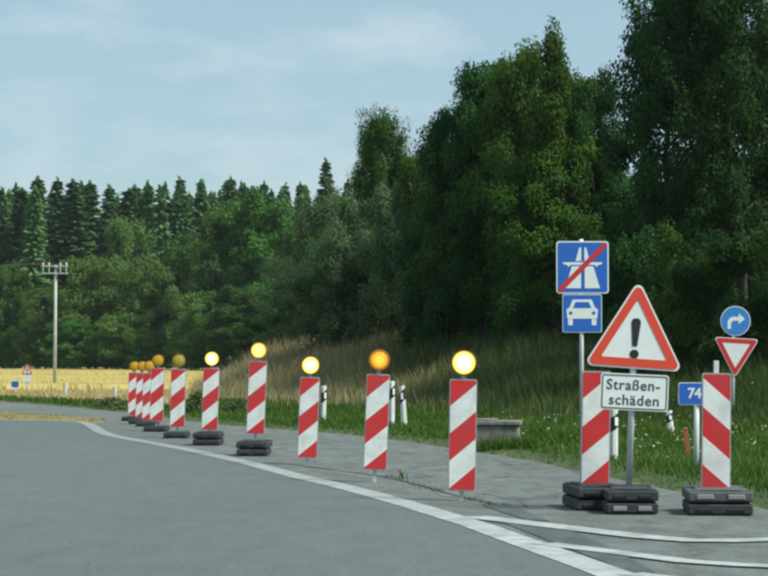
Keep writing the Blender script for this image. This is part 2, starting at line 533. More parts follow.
def land(P):
    """height of the land without the road bed"""
    P = np.atleast_2d(np.asarray(P, float))
    d = verge_d(P)
    m = sm((P[:, 0] + 0.078 * P[:, 1] + 0.9) / 3.4)
    bank = 1.85 * sm((d - 7.0) / 9.0) * m
    field = 0.85 * sm((P[:, 1] - 100) / 170) * (1 - m)
    rough = 0.05 * wav(P, 0.9, 1.0) * sm((d - 0.4) / 2.0)
    return bank + field + rough + 7.0 * sm((P[:, 1] - 340) / 160)

def ground_z(P):
    P = np.atleast_2d(np.asarray(P, float))
    sdv = road_sd(P)
    return land(P) + (-0.09 + 0.12 * sm((sdv + 0.35) / 0.7))

def gz(x, y): return float(ground_z([(x, y)])[0])

def spaced(a, b, step, far, growth=1.25):
    c = list(np.arange(a, b + 1e-6, step))
    s, v = step, c[-1]
    while v < far[1]: s *= growth; v += s; c.append(v)
    s, v, lo = step, a, []
    while v > far[0]: s *= growth; v -= s; lo.append(v)
    return np.array(lo[::-1] + c)

gx = spaced(-16, 14, 0.25, (-1200, 1200))
gy = spaced(12, 72, 0.3, (-200, 1800), 1.12)
GX, GY = np.meshgrid(gx, gy)
P = np.c_[GX.ravel(), GY.ravel()]
Zg = ground_z(P)
dv = verge_d(P)
lefty = sm((-P[:, 0] - 0.070 * P[:, 1]) / 3.0)
dry = np.where(dv < 0, 0.9, np.clip(0.75 * lefty * sm((dv - 4) / 8), 0, 1))
nx, ny = len(gx), len(gy)
i = np.arange(nx * ny).reshape(ny, nx)
faces = np.c_[i[:-1, :-1].ravel(), i[:-1, 1:].ravel(), i[1:, 1:].ravel(), i[1:, :-1].ravel()]
g = obj("ground", mesh_np("ground", np.c_[P, Zg], faces, M["ground"], True, dry))
tag(g, kind="structure")

def sheet(name, poly, z, mat):
    bm = bmesh.new()
    f = bm.faces.new([bm.verts.new((x, y, z)) for x, y in poly])
    if f.normal.z < 0: f.normal_flip()
    bmesh.ops.triangulate(bm, faces=bm.faces[:])
    for f in bm.faces:
        f.normal_update()
        if f.normal.z < 0: f.normal_flip()
    me = bpy.data.meshes.new(name); bm.to_mesh(me); bm.free()
    me.materials.append(mat)
    return tag(obj(name, me), kind="structure")

def ribbon(name, pts, w, z, mat):
    pts = [Vector((p[0], p[1])) for p in pts]
    vs_, n = [], len(pts)
    for k, p in enumerate(pts):
        t = (pts[min(k + 1, n - 1)] - pts[max(k - 1, 0)]).normalized()
        nrm = Vector((-t.y, t.x))
        ww = w[k] if isinstance(w, (list, tuple)) else w
        vs_ += [(*(p + nrm * ww / 2), z), (*(p - nrm * ww / 2), z)]
    fs = [(2 * k, 2 * k + 1, 2 * k + 3, 2 * k + 2) for k in range(n - 1)]
    me = mesh_np(name, vs_, fs, mat)
    if me.polygons[0].normal.z < 0: me.flip_normals()
    return tag(obj(name, me), kind="structure")

sheet("road", MAIN, 0.0, M["asphalt"])
sheet("old_carriageway", SHOULDER, -0.004, M["old_asphalt"])
# the edge line keeps to one width: offset from the camera-side points by arc length
ribbon("edge_line_marking", EDGE[1:-1], 0.25, 0.004, M["paint"])
ribbon("lane_marking", [at(*p) for p in ((472, 517), (520, 522.5), (587, 530.5), (640, 536.8), (690, 541.0), (730, 541.2), (800, 539))], 0.26, 0.0065, M["paint"])
ribbon("lane_marking", [at(*p) for p in ((544, 544), (601, 551), (687, 562), (740, 565.6), (800, 568))], 0.2, 0.0065, M["paint"])
ribbon("lane_marking", [at(*p) for p in ((630, 574.5), (660, 578), (720, 585), (800, 592))], 0.2, 0.0065, M["paint"])
sheet("tar_patch", [tuple(at(*p)[:2]) for p in ((500, 521.5), (522, 519), (548, 523.5), (570, 530), (600, 543), (626, 556), (655, 572), (640, 577), (605, 562), (575, 551), (540, 537))], 0.0015, M["tar"])
sheet("tar_patch", [tuple(at(*p)[:2]) for p in ((482, 505), (505, 503), (535, 515), (550, 521), (528, 520), (505, 513))], 0.0015, M["tar"])

# the open joint between the two surfaces
jp = [(262, 462), (290, 464.5), (312, 467), (340, 470.5), (366, 474), (386, 477), (400, 480), (412, 483.5), (428, 487.5), (440, 491), (455, 495), (470, 498.5), (486, 502), (500, 505.5), (512, 509), (524, 514)]
ribbon("joint_crack", [at(*p) for p in jp], [0.015 + 0.05 * random.random() for p in jp], 0.0012, M["tar_dark"])
for q_ in range(6):                       # long cracks in the old surface
    x0, y0 = random.uniform(330, 690), random.uniform(441, 500)
    y0 = max(y0, 436 + (x0 - 340) * 0.19)
    pts_ = []
    for k in range(9):
        pts_.append(at(x0 + k * random.uniform(14, 20), y0 + k * random.uniform(0.8, 2.6) + random.uniform(-0.7, 0.7)))
    ribbon("surface_crack", pts_, [0.004 + 0.016 * random.random() for p in pts_], -0.0015 - 0.0001 * q_, M["tar_dark"])

# ------------------------------------------------------------------ trees
def rand_unit(n):
    v = rng.normal(size=(n, 3))
    return v / np.linalg.norm(v, axis=1)[:, None]

def leaves(centres, axes, length, width, tint, facing=None):
    """one rhombic leaf on each centre, pointing along axes, its blade turned towards facing where that is given"""
    n = len(centres)
    u = axes / (np.linalg.norm(axes, axis=1)[:, None] + 1e-9)
    w = np.cross(u, rand_unit(n) if facing is None else facing); w /= (np.linalg.norm(w, axis=1)[:, None] + 1e-9)
    l = (length * rng.uniform(0.7, 1.25, n))[:, None]; k = (width * rng.uniform(0.75, 1.2, n))[:, None]
    V = np.stack([centres - u * l / 2, centres + w * k / 2 - u * l * 0.08, centres + u * l / 2, centres - w * k / 2 - u * l * 0.08], 1).reshape(-1, 3)
    Fc = np.arange(4 * n).reshape(n, 4)
    return V, Fc, np.repeat(np.clip(tint, 0, 1), 4)

class Wood:
    def __init__(self): self.v, self.f, self.n = [], [], 0
    def tube(self, pts, radii, s=5):
        pts = [np.asarray(p, float) for p in pts]
        for k, p in enumerate(pts):
            t = pts[min(k + 1, len(pts) - 1)] - pts[max(k - 1, 0)]
            t = t / (np.linalg.norm(t) + 1e-9)
            a = np.cross(t, (0.3, 0.9, 0.1)); a /= np.linalg.norm(a); b = np.cross(t, a)
            for j in range(s):
                w = 2 * math.pi * j / s
                self.v.append(p + (a * math.cos(w) + b * math.sin(w)) * radii[k])
        for k in range(len(pts) - 1):
            for j in range(s):
                q = self.n + k * s
                self.f.append((q + j, q + (j + 1) % s, q + s + (j + 1) % s, q + s + j))
        self.n += len(pts) * s
    def mesh(self, name, mat): return mesh_np(name, self.v, self.f, mat, True)

def broadleaf(H, Rd, base, prof, nleaf_, leaf, limbs=18, subs=5, clump=0.1, stems=1, up=0.5, mat="leaf", bark="bark", sprig=1.0, hollow=0.0):
    nleaf = int(nleaf_ * 1.45); clump = clump * 1.1
    wood = Wood()
    cl = []                                     # clumps: centre, axis, radius
    for s in range(stems):
        ox, oy = (0, 0) if stems == 1 else rng.normal(0, Rd * 0.22, 2)
        top = np.array([ox * 2.2 + rng.normal(0, 0.05 * H), oy * 2.2 + rng.normal(0, 0.05 * H), H * (0.93 if s == 0 else rng.uniform(0.7, 0.92))])
        tp = []
        for k in range(9):
            t = k / 8
            tp.append(np.array([ox * 0.25 + (top[0] - ox * 0.25) * t ** 1.3, oy * 0.25 + (top[1] - oy * 0.25) * t ** 1.3, -0.2 + (top[2] + 0.2) * t]) + (rng.normal(0, 0.012 * H, 3) * (0 < k < 8)))
        r0 = 0.017 * H / math.sqrt(stems)
        wood.tube(tp, [r0 * (1 - 0.93 * (k / 8)) for k in range(9)], 7)
        for q_ in (0.0, 0.03, 0.06, 0.09): cl.append((tp[-1] + (0, 0, H * (0.02 - q_)), np.array([0, 0, 1.0]), clump * H * (0.6 + 5 * q_)))
        nl = max(4, limbs // stems)
        for i_ in range(nl):
            t = base + (0.97 - base) * ((i_ + rng.uniform(0, 0.8)) / nl)
            k = min(7, int(t * 0.93 * 8)); fr = t * 0.93 * 8 - k
            p0 = tp[k] * (1 - fr) + tp[k + 1] * fr
            az = i_ * 2.399 + rng.uniform(-0.5, 0.5) + s
            ln = Rd * prof(t) * rng.uniform(0.62, 1.12)
            rise = up * (0.35 + 0.9 * t)
            d = np.array([math.cos(az), math.sin(az), rise]) ; d /= np.linalg.norm(d[:2])
            p1 = p0 + d * ln * 0.55 - (0, 0, 0.02 * ln)
            p2 = p0 + d * ln + np.array([0, 0, 0.12 * ln * rng.uniform(-0.6, 1.2)])
            rb = max(0.012, 0.30 * r0 * (1 - t) + 0.012 + 0.004 * ln)
            wood.tube([p0, p1, p2], [rb, rb * 0.6, rb * 0.15], 4)
            ax = d / np.linalg.norm(d)
            cl.append((p2, ax, clump * H * rng.uniform(0.6, 1.0)))
            for j in range(subs):
                u = rng.uniform(0.25, 1.0)
                q0 = p0 + (p2 - p0) * u
                sdv = rand_unit(1)[0] * 0.8 + ax * 0.6 + np.array([0, 0, 0.25]); sdv /= np.linalg.norm(sdv)
                q1 = q0 + sdv * ln * rng.uniform(0.22, 0.45)
                wood.tube([q0, q1], [rb * 0.4, rb * 0.08], 3)
                cl.append((q1, sdv, clump * H * rng.uniform(0.5, 1.0)))
                if rng.random() < 0.5:
                    cl.append(((q0 + q1) / 2, sdv, clump * H * rng.uniform(0.4, 0.8)))
    rad = np.array([c[2] for c in cl])
    wgt = rad ** 2.2; wgt /= wgt.sum()
    idx = rng.choice(len(cl), nleaf, p=wgt)
    C = np.array([c[0] for c in cl])[idx]; A = np.array([c[1] for c in cl])[idx]; rr = rad[idx]
    off = rand_unit(nleaf) * (rng.uniform(0, 1, nleaf) ** (1 / 2.4))[:, None] * rr[:, None]
    off[:, 2] *= 0.75
    along = (off * A).sum(1)[:, None] * A
    off = off + along * (sprig - 1.0)
    pos = C + off
    pos[:, 2] = np.maximum(pos[:, 2], 0.05)
    ct = rng.uniform(0.2, 0.7, len(cl))[idx]
    tint = ct + rng.normal(0, 0.10, nleaf)
    axs = rand_unit(nleaf) * 0.9 + A * 0.4 + np.array([0, 0, -0.15])
    face = off / rr[:, None] + C * (1, 1, 0) / Rd * 0.5 + np.array([0, 0, 0.55]) + rand_unit(nleaf) * 0.75
    axs = np.cross(face, rand_unit(nleaf)) + np.array([0, 0, -0.1])
    V, Fc, T = leaves(pos, axs, leaf, leaf * 0.68, tint, face)
    return wood.mesh("trunk", M[bark]), mesh_np("crown", V, Fc, M[mat], False, T)

def grown(seed, *a, **k):
    """a tree of its own seed, so that each kind keeps its outline"""
    global rng
    keep, rng = rng, np.random.default_rng(seed)
    out = broadleaf(*a, **k)
    rng = keep
    return out

dome = lambda t: math.sqrt(max(0.05, 1 - ((t - 0.42) / 0.60) ** 2))
oval = lambda t: max(0.12, math.sin(math.pi * min(1, 0.12 + 0.86 * t)) ** 0.7)
spire = lambda t: max(0.17, (1 - t) ** 0.85)
broad = lambda t: max(0.2, 1 - 0.55 * abs(t - 0.55) * 1.6)

TREES = {
    "dome":  (10.0, 3.8, grown(101, 10.0, 3.4, 0.10, dome, 26000, 0.17, limbs=26, subs=6, clump=0.085, mat="leaf_dark", up=0.55)),
    "dome2": (10.0, 3.6, grown(102, 10.0, 3.2, 0.12, dome, 24000, 0.17, limbs=24, subs=6, clump=0.09, mat="leaf", up=0.6)),
    "oval":  (12.0, 3.5, grown(103, 12.0, 3.1, 0.10, oval, 26000, 0.18, limbs=28, subs=6, clump=0.075, mat="leaf_dark", up=0.8)),
    "oval2": (12.0, 3.5, grown(104, 12.0, 3.1, 0.10, oval, 24000, 0.18, limbs=26, subs=6, clump=0.078, mat="leaf", up=0.8)),
    "spire": (10.0, 2.4, grown(105, 10.0, 2.5, 0.08, spire, 17000, 0.15, limbs=34, subs=5, clump=0.06, mat="leaf", up=0.9, sprig=1.3)),
    "ash": (10.0, 2.9, grown(106, 10.0, 2.5, 0.10, oval, 22000, 0.15, limbs=30, subs=5, clump=0.068, mat="leaf_mid", up=1.3, sprig=1.6)),
    "airy":  (15.0, 4.8, grown(107, 15.0, 4.4, 0.22, oval, 32000, 0.18, limbs=34, subs=7, clump=0.056, mat="leaf_dark", up=0.7, sprig=1.3)),
    "airy2": (15.0, 4.8, grown(108, 15.0, 4.4, 0.18, oval, 34000, 0.18, limbs=36, subs=7, clump=0.058, mat="leaf_dark", up=0.6, sprig=1.3)),
    "willow": (7.0, 3.7, grown(109, 7.0, 3.2, 0.12, broad, 22000, 0.15, limbs=28, subs=6, clump=0.10, stems=4, mat="leaf_grey", up=0.55, sprig=1.5)),
    "willow2": (7.0, 3.6, grown(110, 7.0, 3.2, 0.18, broad, 20000, 0.15, limbs=24, subs=6, clump=0.10, stems=5, mat="leaf_grey", up=0.5, sprig=1.5)),
    "shrub": (3.5, 2.0, grown(111, 3.5, 1.8, 0.03, broad, 11000, 0.11, limbs=24, subs=5, clump=0.13, stems=4, mat="leaf", up=0.5)),
    "shrub2": (3.5, 2.0, grown(112, 3.5, 1.8, 0.03, dome, 11000, 0.11, limbs=24, subs=5, clump=0.13, stems=3, mat="leaf_dark", up=0.6)),
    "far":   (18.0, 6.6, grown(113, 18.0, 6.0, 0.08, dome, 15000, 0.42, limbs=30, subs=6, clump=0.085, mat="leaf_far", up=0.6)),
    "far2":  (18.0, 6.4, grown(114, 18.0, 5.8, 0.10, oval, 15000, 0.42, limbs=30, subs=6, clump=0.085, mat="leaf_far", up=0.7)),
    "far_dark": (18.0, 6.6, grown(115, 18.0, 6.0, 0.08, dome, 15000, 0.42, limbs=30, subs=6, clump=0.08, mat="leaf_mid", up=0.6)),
}

def spruce_arrays(H, Rd, levels, per, nb):
    pos, ax, tn, wd = [], [], [], []
    for k in range(levels):
        t = (k + rng.uniform(0, 0.6)) / levels
        for j in range(per):
            az = rng.uniform(0, 2 * math.pi)
            t = min(0.985, max(0, (k + rng.uniform(-0.9, 1.2)) / levels))
            z = H * (0.05 + 0.94 * t)
            L_ = Rd * ((1 - t) ** 0.85) * rng.uniform(0.6, 1.15) + 0.25
            dirv = np.array([math.cos(az), math.sin(az), 0])
            tc_ = rng.uniform(0.15, 0.75)
            for b in range(nb):
                u = (b + rng.uniform(0.2, 1)) / nb
                p = np.array([0, 0, z]) + dirv * L_ * u + np.array([0, 0, -0.30 * L_ * u + 0.22 * L_ * u * u])
                side = np.array([-dirv[1], dirv[0], 0]) * rng.uniform(-1, 1) * 0.22 * L_ * (1.1 - u)
                pos.append(p + side); ax.append(dirv * 0.9 + side * 0.8 + np.array([0, 0, rng.uniform(-0.7, 0.15)])); tn.append(tc_ + rng.normal(0, 0.12))
    # the leader
    for b in range(14):
        pos.append(np.array([rng.normal(0, 0.07), rng.normal(0, 0.07), H * (0.94 + 0.06 * b / 14)])); ax.append(np.array([rng.normal(0, 0.5), rng.normal(0, 0.5), 0.9])); tn.append(0.5)
    return np.array(pos), np.array(ax), np.array(tn)

def spruce(H, Rd, levels, per, nb, leaf):
    p, a, t = spruce_arrays(H, Rd, levels, per, nb)
    fc = p * (1, 1, 0) / Rd * 0.7 + np.array([0, 0, 0.8]) + rand_unit(len(p)) * 0.6
    V, Fc, T = leaves(p, a, leaf, leaf * 0.5, t, fc)
    w = Wood()
    w.tube([(0, 0, -0.3), (0.05, 0, H * 0.3), (0, 0.05, H * 0.65), (0, 0, H * 0.99)], [0.24, 0.19, 0.11, 0.02], 7)
    for k in range(18):
        z = H * rng.uniform(0.05, 0.35); az = rng.uniform(0, 6.28)
        w.tube([(0, 0, z), (1.6 * math.cos(az), 1.6 * math.sin(az), z - 0.4)], [0.04, 0.01], 3)
    return w.mesh("trunk", M["spruce_bark"]), mesh_np("crown", V, Fc, M["needle"], False, T)

for nm, a in (("spruce", (25, 3.6, 52, 17, 14, 0.62)), ("spruce2", (25, 3.2, 52, 16, 14, 0.6)), ("spruce3", (25, 4.0, 52, 18, 14, 0.64))):
    TREES[nm] = (25.0, a[1] * 0.95, spruce(*a))

def plant_tree(name, kind, px, top, Y, wpx, label, cat, group, rz=None):
    H0, R0, (tm, cm) = TREES[kind]
    tip = at_y(px, top, Y)
    z0 = gz(tip.x, Y) - 0.03
    h = tip.z - z0
    sz = h / H0
    sx = (wpx / F * Y) / (2 * R0)
    root = empty(name, (tip.x, Y, z0), (px * 1.7) % 6.28 if rz is None else rz)
    root.scale = (sx, sx, sz)
    tag(root, label, cat, group)
    if name == "spruce_tree":
        k_ = rng.uniform(0.82, 1.2, 2)
        root.scale = (sx * k_[0], sx * k_[1], sz)
        root.rotation_euler = (R(rng.normal(0, 1.2)), R(rng.normal(0, 1.2)), root.rotation_euler.z)
    obj("trunk", tm, root); obj("crown", cm, root)
    return root

SPR = "spruces along the far treeline"
ordn = ["first", "second", "third", "fourth", "fifth", "sixth", "seventh", "eighth", "ninth", "tenth", "eleventh", "twelfth"]
spr = [(4, 203, 292), (20, 187, 288), (38, 176, 285), (56, 177, 290), (73, 178, 284), (90, 180, 288), (107, 185, 292), (125, 187, 286), (138, 184, 290), (152, 187, 285), (169, 199, 292)]
for k, (px, ty, Y) in enumerate(spr):
    lab = f"dark spruce on the far treeline, {ordn[k]} from the left edge of the picture"
    if k == 3: lab = "dark spruce on the far treeline rising straight above the utility pole"
    plant_tree("spruce_tree", ["spruce", "spruce2", "spruce3"][k % 3], px, ty, Y, 70 + 9 * ((k * 5) % 3), lab, "tree", SPR)
for px, ty, Y, w, lab in (
    (187, 176, 286, 60, "pointed spruce right of the treeline's dip, left of a close pair"),
    (200, 179, 292, 52, "pointed spruce right of the treeline's dip, right of a close pair"),
    (227, 175, 284, 66, "lone broad spruce tip standing clear above the dark broadleaf trees"),
    (247, 183, 290, 56, "blunt spruce tip just right of the lone broad spruce"),
    (262, 180, 286, 56, "spruce tip above the far dark broadleaf trees, midway to the tallest spruce"),
    (281, 182, 290, 56, "second spruce tip left of the tallest far spruce"),
    (301, 181, 286, 56, "spruce tip next on the left of the tallest far spruce"),
    (325, 158, 276, 72, "tallest far spruce, its sharp tip above the grey willows"),
    (347, 179, 284, 50, "slim spruce tip right of the tallest far spruce, beside the slender ash"),
    (362, 186, 290, 50, "low spruce tip half hidden behind the slender ash")):
    plant_tree("spruce_tree", random.choice(["spruce", "spruce2", "spruce3"]), px, ty, Y, w, lab, "tree", SPR)

# the depth of the spruce wood behind the treeline: one mass
vv, ff, tt, nn = [], [], [], 0
for k in range(80):
    px = -60 + 500 * (k / 80) + rng.uniform(-6, 6)
    Y = rng.uniform(278, 335)
    t_ = at_y(px, rng.uniform(180, 200), Y)
    z0 = gz(t_.x, Y)
    p, a, t = spruce_arrays(t_.z - z0, 3.8, 32, 11, 9)
    V, Fc, T = leaves(p, a, 1.0, 0.6, t, p * (1, 1, 0) / 3.8 * 0.7 + np.array([0, 0, 0.8]) + rand_unit(len(p)) * 0.6)
    vv.append(V + np.array([t_.x, Y, z0])); ff.append(Fc + nn); tt.append(T); nn += len(V)
tag(obj("spruce_wood", mesh_np("spruce_wood", np.vstack(vv), np.vstack(ff), M["needle"], False, np.concatenate(tt))),
    "dark depth of the spruce wood behind the far treeline", "forest", kind="stuff")

FB = "broadleaf trees along the far field edge"
for kind, px, ty, Y, w, lab in (
    ("far", 128, 220, 252, 62, "tall rounded light green tree behind the field, right of the utility pole"),
    ("far", 98, 258, 240, 84, "spreading olive green tree at the field edge just right of the utility pole"),
    ("far2", 150, 252, 238, 66, "mid green oval tree at the field edge above the cluster of beacons"),
    ("far2", 46, 285, 244, 60, "lower green tree at the field edge behind the utility pole"),
    ("far_dark", 14, 262, 250, 66, "dark tree at the field edge on the picture's left border"),
    ("far_dark", 72, 318, 232, 60, "low bushy tree at the field edge between pole and olive tree"),
    ("far", 122, 315, 230, 70, "low wide light green tree at the field edge behind the beacons"),
    ("far_dark", 182, 232, 240, 80, "dark broadleaf tree under the close pair of spruces"),
    ("far_dark", 222, 200, 228, 100, "large dark rounded tree below the lone broad spruce"),
    ("far_dark", 272, 188, 222, 108, "largest dark broadleaf tree left of the grey willows"),
    ("far2", 205, 290, 218, 76, "low green tree at the field's right end behind the brightly lit lamp"),
    ("far_dark", 246, 285, 212, 90, "low dark tree behind the bank of dry grass"),
    ("far_dark", 318, 196, 232, 90, "dark broadleaf tree under the tallest far spruce")):
    plant_tree("broadleaf_tree", kind, px, ty, Y, w, lab, "tree", FB)

WG = "grey green willows on the bank"
for kind, px, ty, Y, w, lab in (
    ("willow", 332, 222, 84, 120, "grey green willow left of the tallest willow, above the dry grass"),
    ("willow2", 376, 184, 82, 112, "tallest grey green willow, in front of the slender ash"),
    ("willow", 292, 258, 92, 92, "low spreading willow at the left end of the bank's trees"),
    ("willow2", 420, 188, 78, 104, "willow right of the tallest willow, at the big dome's left foot"),
    ("willow2", 345, 190, 100, 110, "willow rising behind the others, below the slim spruce tip")):
    plant_tree("willow_tree", kind, px, ty, Y, w, lab, "tree", WG)

BG = "broadleaf trees of the right hand belt"
for kind, px, ty, Y, w, lab in (
    ("ash", 390, 106, 88, 66, "slender ash with light leafy tip right of the open sky"),
    ("ash", 374, 122, 90, 54, "slender young tree left of the light leafy ash tip"),
    ("dome2", 424, 132, 78, 84, "rounded green tree between the ash tip and the big dome"),
    ("dome", 486, 54, 72, 124, "big domed tree with its rounded shoulder against the sky"),
    ("dome2", 530, 46, 70, 112, "high domed tree just left of the tallest pointed tip"),
    ("dome2", 508, 50, 75, 100, "rounded tree behind and between the two high domed trees"),
    ("dome2", 480, 128, 72, 120, "mid green tree in front of the big domed tree"),
    ("dome", 448, 98, 73, 84, "dark rounded tree forming the left shoulder of the big dome"),
    ("spire", 558, 4, 66, 92, "tallest slender tree with a pointed tip against the sky"),
    ("dome2", 564, 66, 69, 100, "green rounded tree below the tall pointed tip"),
    ("dome", 598, 74, 67, 90, "dark tree filling the gap left of the tall airy trees"),
    ("dome2", 538, 140, 67, 120, "yellowish green tree behind the motorway end sign, left side"),
    ("oval", 662, -62, 57, 140, "tall dark tree right of the sky notch beside the pointed tip"),
    ("airy2", 748, -90, 55, 170, "tall airy tree with sky showing between its branches, at the right border"),
    ("airy", 706, -20, 68, 130, "airy tree with sky gaps standing behind the tall dark tree"),
    ("oval", 805, -60, 60, 150, "dark tree reaching in from the right border of the picture"),
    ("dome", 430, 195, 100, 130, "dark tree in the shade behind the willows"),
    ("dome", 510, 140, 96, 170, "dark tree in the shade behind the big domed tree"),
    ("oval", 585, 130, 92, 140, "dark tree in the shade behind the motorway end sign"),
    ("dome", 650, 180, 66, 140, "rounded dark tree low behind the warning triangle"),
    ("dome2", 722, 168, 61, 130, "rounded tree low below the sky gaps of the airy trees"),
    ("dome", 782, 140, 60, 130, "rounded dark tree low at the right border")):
    plant_tree("broadleaf_tree", kind, px, ty, Y, w, lab, "tree", BG)

# the shaded depth of the belt: leaves too far in to tell plant from plant
n_ = 60000
pxs = rng.uniform(395, 860, n_); Yw = rng.uniform(96, 116, n_)
Xw = (pxs - 384) / F * Yw
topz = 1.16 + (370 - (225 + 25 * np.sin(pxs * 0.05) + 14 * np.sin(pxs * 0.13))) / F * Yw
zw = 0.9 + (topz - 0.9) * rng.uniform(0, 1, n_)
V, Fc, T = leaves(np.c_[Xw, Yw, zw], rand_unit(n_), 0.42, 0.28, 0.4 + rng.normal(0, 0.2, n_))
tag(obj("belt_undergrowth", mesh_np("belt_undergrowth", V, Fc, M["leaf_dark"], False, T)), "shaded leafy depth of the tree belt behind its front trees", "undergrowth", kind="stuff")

SG = "shrubs along the top of the bank"
for kind, px, ty, Y, w, lab in (
    ("shrub2", 352, 268, 90, 70, "dark shrub at the bank top between two willows"),
    ("shrub", 398, 258, 84, 72, "leafy shrub at the bank top above the twin marker posts"),
    ("shrub2", 440, 238, 74, 84, "dark shrub at the bank top above the nearest lit lamp's left"),
    ("shrub", 486, 222, 72, 92, "leafy shrub at the bank top right of the nearest lit lamp"),
    ("shrub2", 536, 236, 69, 92, "dark shrub left of the motorway end sign"),
    ("shrub", 590, 212, 66, 100, "leafy shrub directly behind the motorway end sign"),
    ("shrub2", 640, 236, 52, 100, "dark shrub behind the warning triangle"),
    ("shrub", 690, 240, 51, 104, "leafy shrub between the warning triangle and the give way sign"),
    ("shrub2", 740, 232, 50, 108, "dark shrub behind the round arrow sign"),
    ("shrub", 790, 232, 49, 104, "leafy shrub at the right border of the picture"),
    ("shrub2", 262, 318, 96, 60, "small dark shrub at the left end of the bank")):
    plant_tree("shrub", kind, px, ty, Y, w, lab, "shrub", SG)

# ------------------------------------------------------------------ grass, crop and weeds (nobody could count them)
def blades(P, z, h, w, lean, tint):
    n = len(P)
    a = rng.uniform(0, 2 * math.pi, n); b = rng.uniform(0, 2 * math.pi, n)
    base = np.c_[P, z - 0.02]
    side = np.c_[np.cos(a), np.sin(a), np.zeros(n)] * (w / 2)[:, None]
    ln = np.c_[np.cos(b), np.sin(b), np.zeros(n)] * (h * lean)[:, None]
    mid = base + ln * 0.3 + np.c_[np.zeros((n, 2)), h * 0.6]
    tip = base + ln + np.c_[np.zeros((n, 2)), h]
    V = np.stack([base - side, base + side, mid + side * 0.8, tip, mid - side * 0.8], 1).reshape(-1, 3)
    k = np.arange(n)[:, None] * 5
    # quad + triangle written as two quads' worth of triangles
    Fc = np.vstack([k + [0, 1, 2], k + [0, 2, 4], k + [4, 2, 3]])
    return V, Fc, np.repeat(np.clip(tint, 0, 1), 5)

def scatter(n, x0, x1, y0, y1, keep, near=0.0):
    u = rng.uniform(0, 1, n)
    y = y0 * (y1 / y0) ** u if near else y0 + (y1 - y0) * u
    x = rng.uniform(x0, x1, n)
    P = np.c_[x, y]
    return P[keep(P)]

def seen(P, m=0.03): return (np.abs(P[:, 0]) < (0.18 + m) * P[:, 1] + 1.5)

def clumpy(P, f=1.1, s=0.0, lo=-0.5): return (wav(P, f, s) + rng.normal(0, 0.45, len(P))) > lo

# verge grass
P = scatter(330000, -12, 16, 15.5, 75, lambda P: seen(P), 1.0)
d = verge_d(P)
k = (d > 0.02) & (d < 13) & ((d > 0.5) | (rng.random(len(P)) < 0.55)) & clumpy(P, 1.4, 0.3, -0.9)
P, d = P[k], d[k]
h = rng.uniform(0.05, 0.15, len(P)) * (0.45 + 0.75 * sm(d / 1.5)) * (1 + 0.8 * sm((d - 4) / 5)) * (1 + 0.35 * wav(P, 0.8, 2))
t = 0.42 + 0.22 * wav(P, 0.5, 3) + rng.normal(0, 0.2, len(P)) + 0.25 * (d < 0.3)
wdt = rng.uniform(0.010, 0.020, len(P)) * (P[:, 1] / 25) ** 0.5
V, Fc, T = blades(P, ground_z(P), np.maximum(h, 0.04), wdt, 0.45, t)
tag(obj("verge_grass", mesh_np("verge_grass", V, Fc, M["grass"], False, T)), "green grass on the verge between old asphalt and bank", "grass", kind="stuff")

# tall half dry grass on the bank
P = scatter(300000, -14, 18, 30, 92, lambda P: seen(P), 1.0)
d = verge_d(P)
m_ = P[:, 0] + 0.078 * P[:, 1] + 1.0
k = (d > 6.0) & (d < 22) & (m_ > 0) & (rng.random(len(P)) < sm((d - 5.5) / 4)) & clumpy(P, 0.9, 1.3, -0.8)
P, d, m_ = P[k], d[k], m_[k]
rt = sm((P[:, 0] / P[:, 1] - 0.06) / 0.06)
h = rng.uniform(0.45, 1.05, len(P)) * (1 - 0.5 * rt) * (0.55 + 0.5 * sm((d - 7) / 4)) * (1 + 0.25 * wav(P, 0.7, 4))
t = 0.88 - 0.58 * sm((P[:, 0] / P[:, 1] + 0.045) / 0.10) - 0.18 * rt + 0.18 * wav(P, 0.35, 1.0) + rng.normal(0, 0.17, len(P))
wdt = rng.uniform(0.012, 0.026, len(P)) * (P[:, 1] / 45) ** 0.5
V, Fc, T = blades(P, ground_z(P), h, wdt, 0.3, t)
tag(obj("bank_grass", mesh_np("bank_grass", V, Fc, M["bank_grass"], False, T)), "tall half dry grass on the bank below the shrubs", "grass", kind="stuff")

# reddish dry grass beyond the curve, up to the crop
P = scatter(90000, -40, 2, 58, 101, lambda P: seen(P, 0.02))
d = verge_d(P)
m_ = P[:, 0] + 0.078 * P[:, 1] + 1.0
k = (d > 0.3) & (m_ < 1.0)
P, d = P[k], d[k]
green = (d < 2.0) | (wav(P, 0.5, 5) > 0.95)
h = rng.uniform(0.12, 0.34, len(P)) * np.where(green, 0.7, 1.0)
V, Fc, T = blades(P, ground_z(P), h, rng.uniform(0.03, 0.06, len(P)), 0.35, np.where(green, 0.45, 0.75) + rng.normal(0, 0.2, len(P)))
gf = np.repeat(green, 5); gface = np.concatenate([green] * 3)
for nm, msk, mt, lab in (("dry_grass", ~gface, "dry_grass", "reddish dry grass in front of the yellow field"), ("field_verge_grass", gface, "grass", "green grass along the side road below the dry grass")):
    tag(obj(nm, mesh_np(nm, V, Fc[msk], M[mt], False, T)), lab, "grass", kind="stuff")

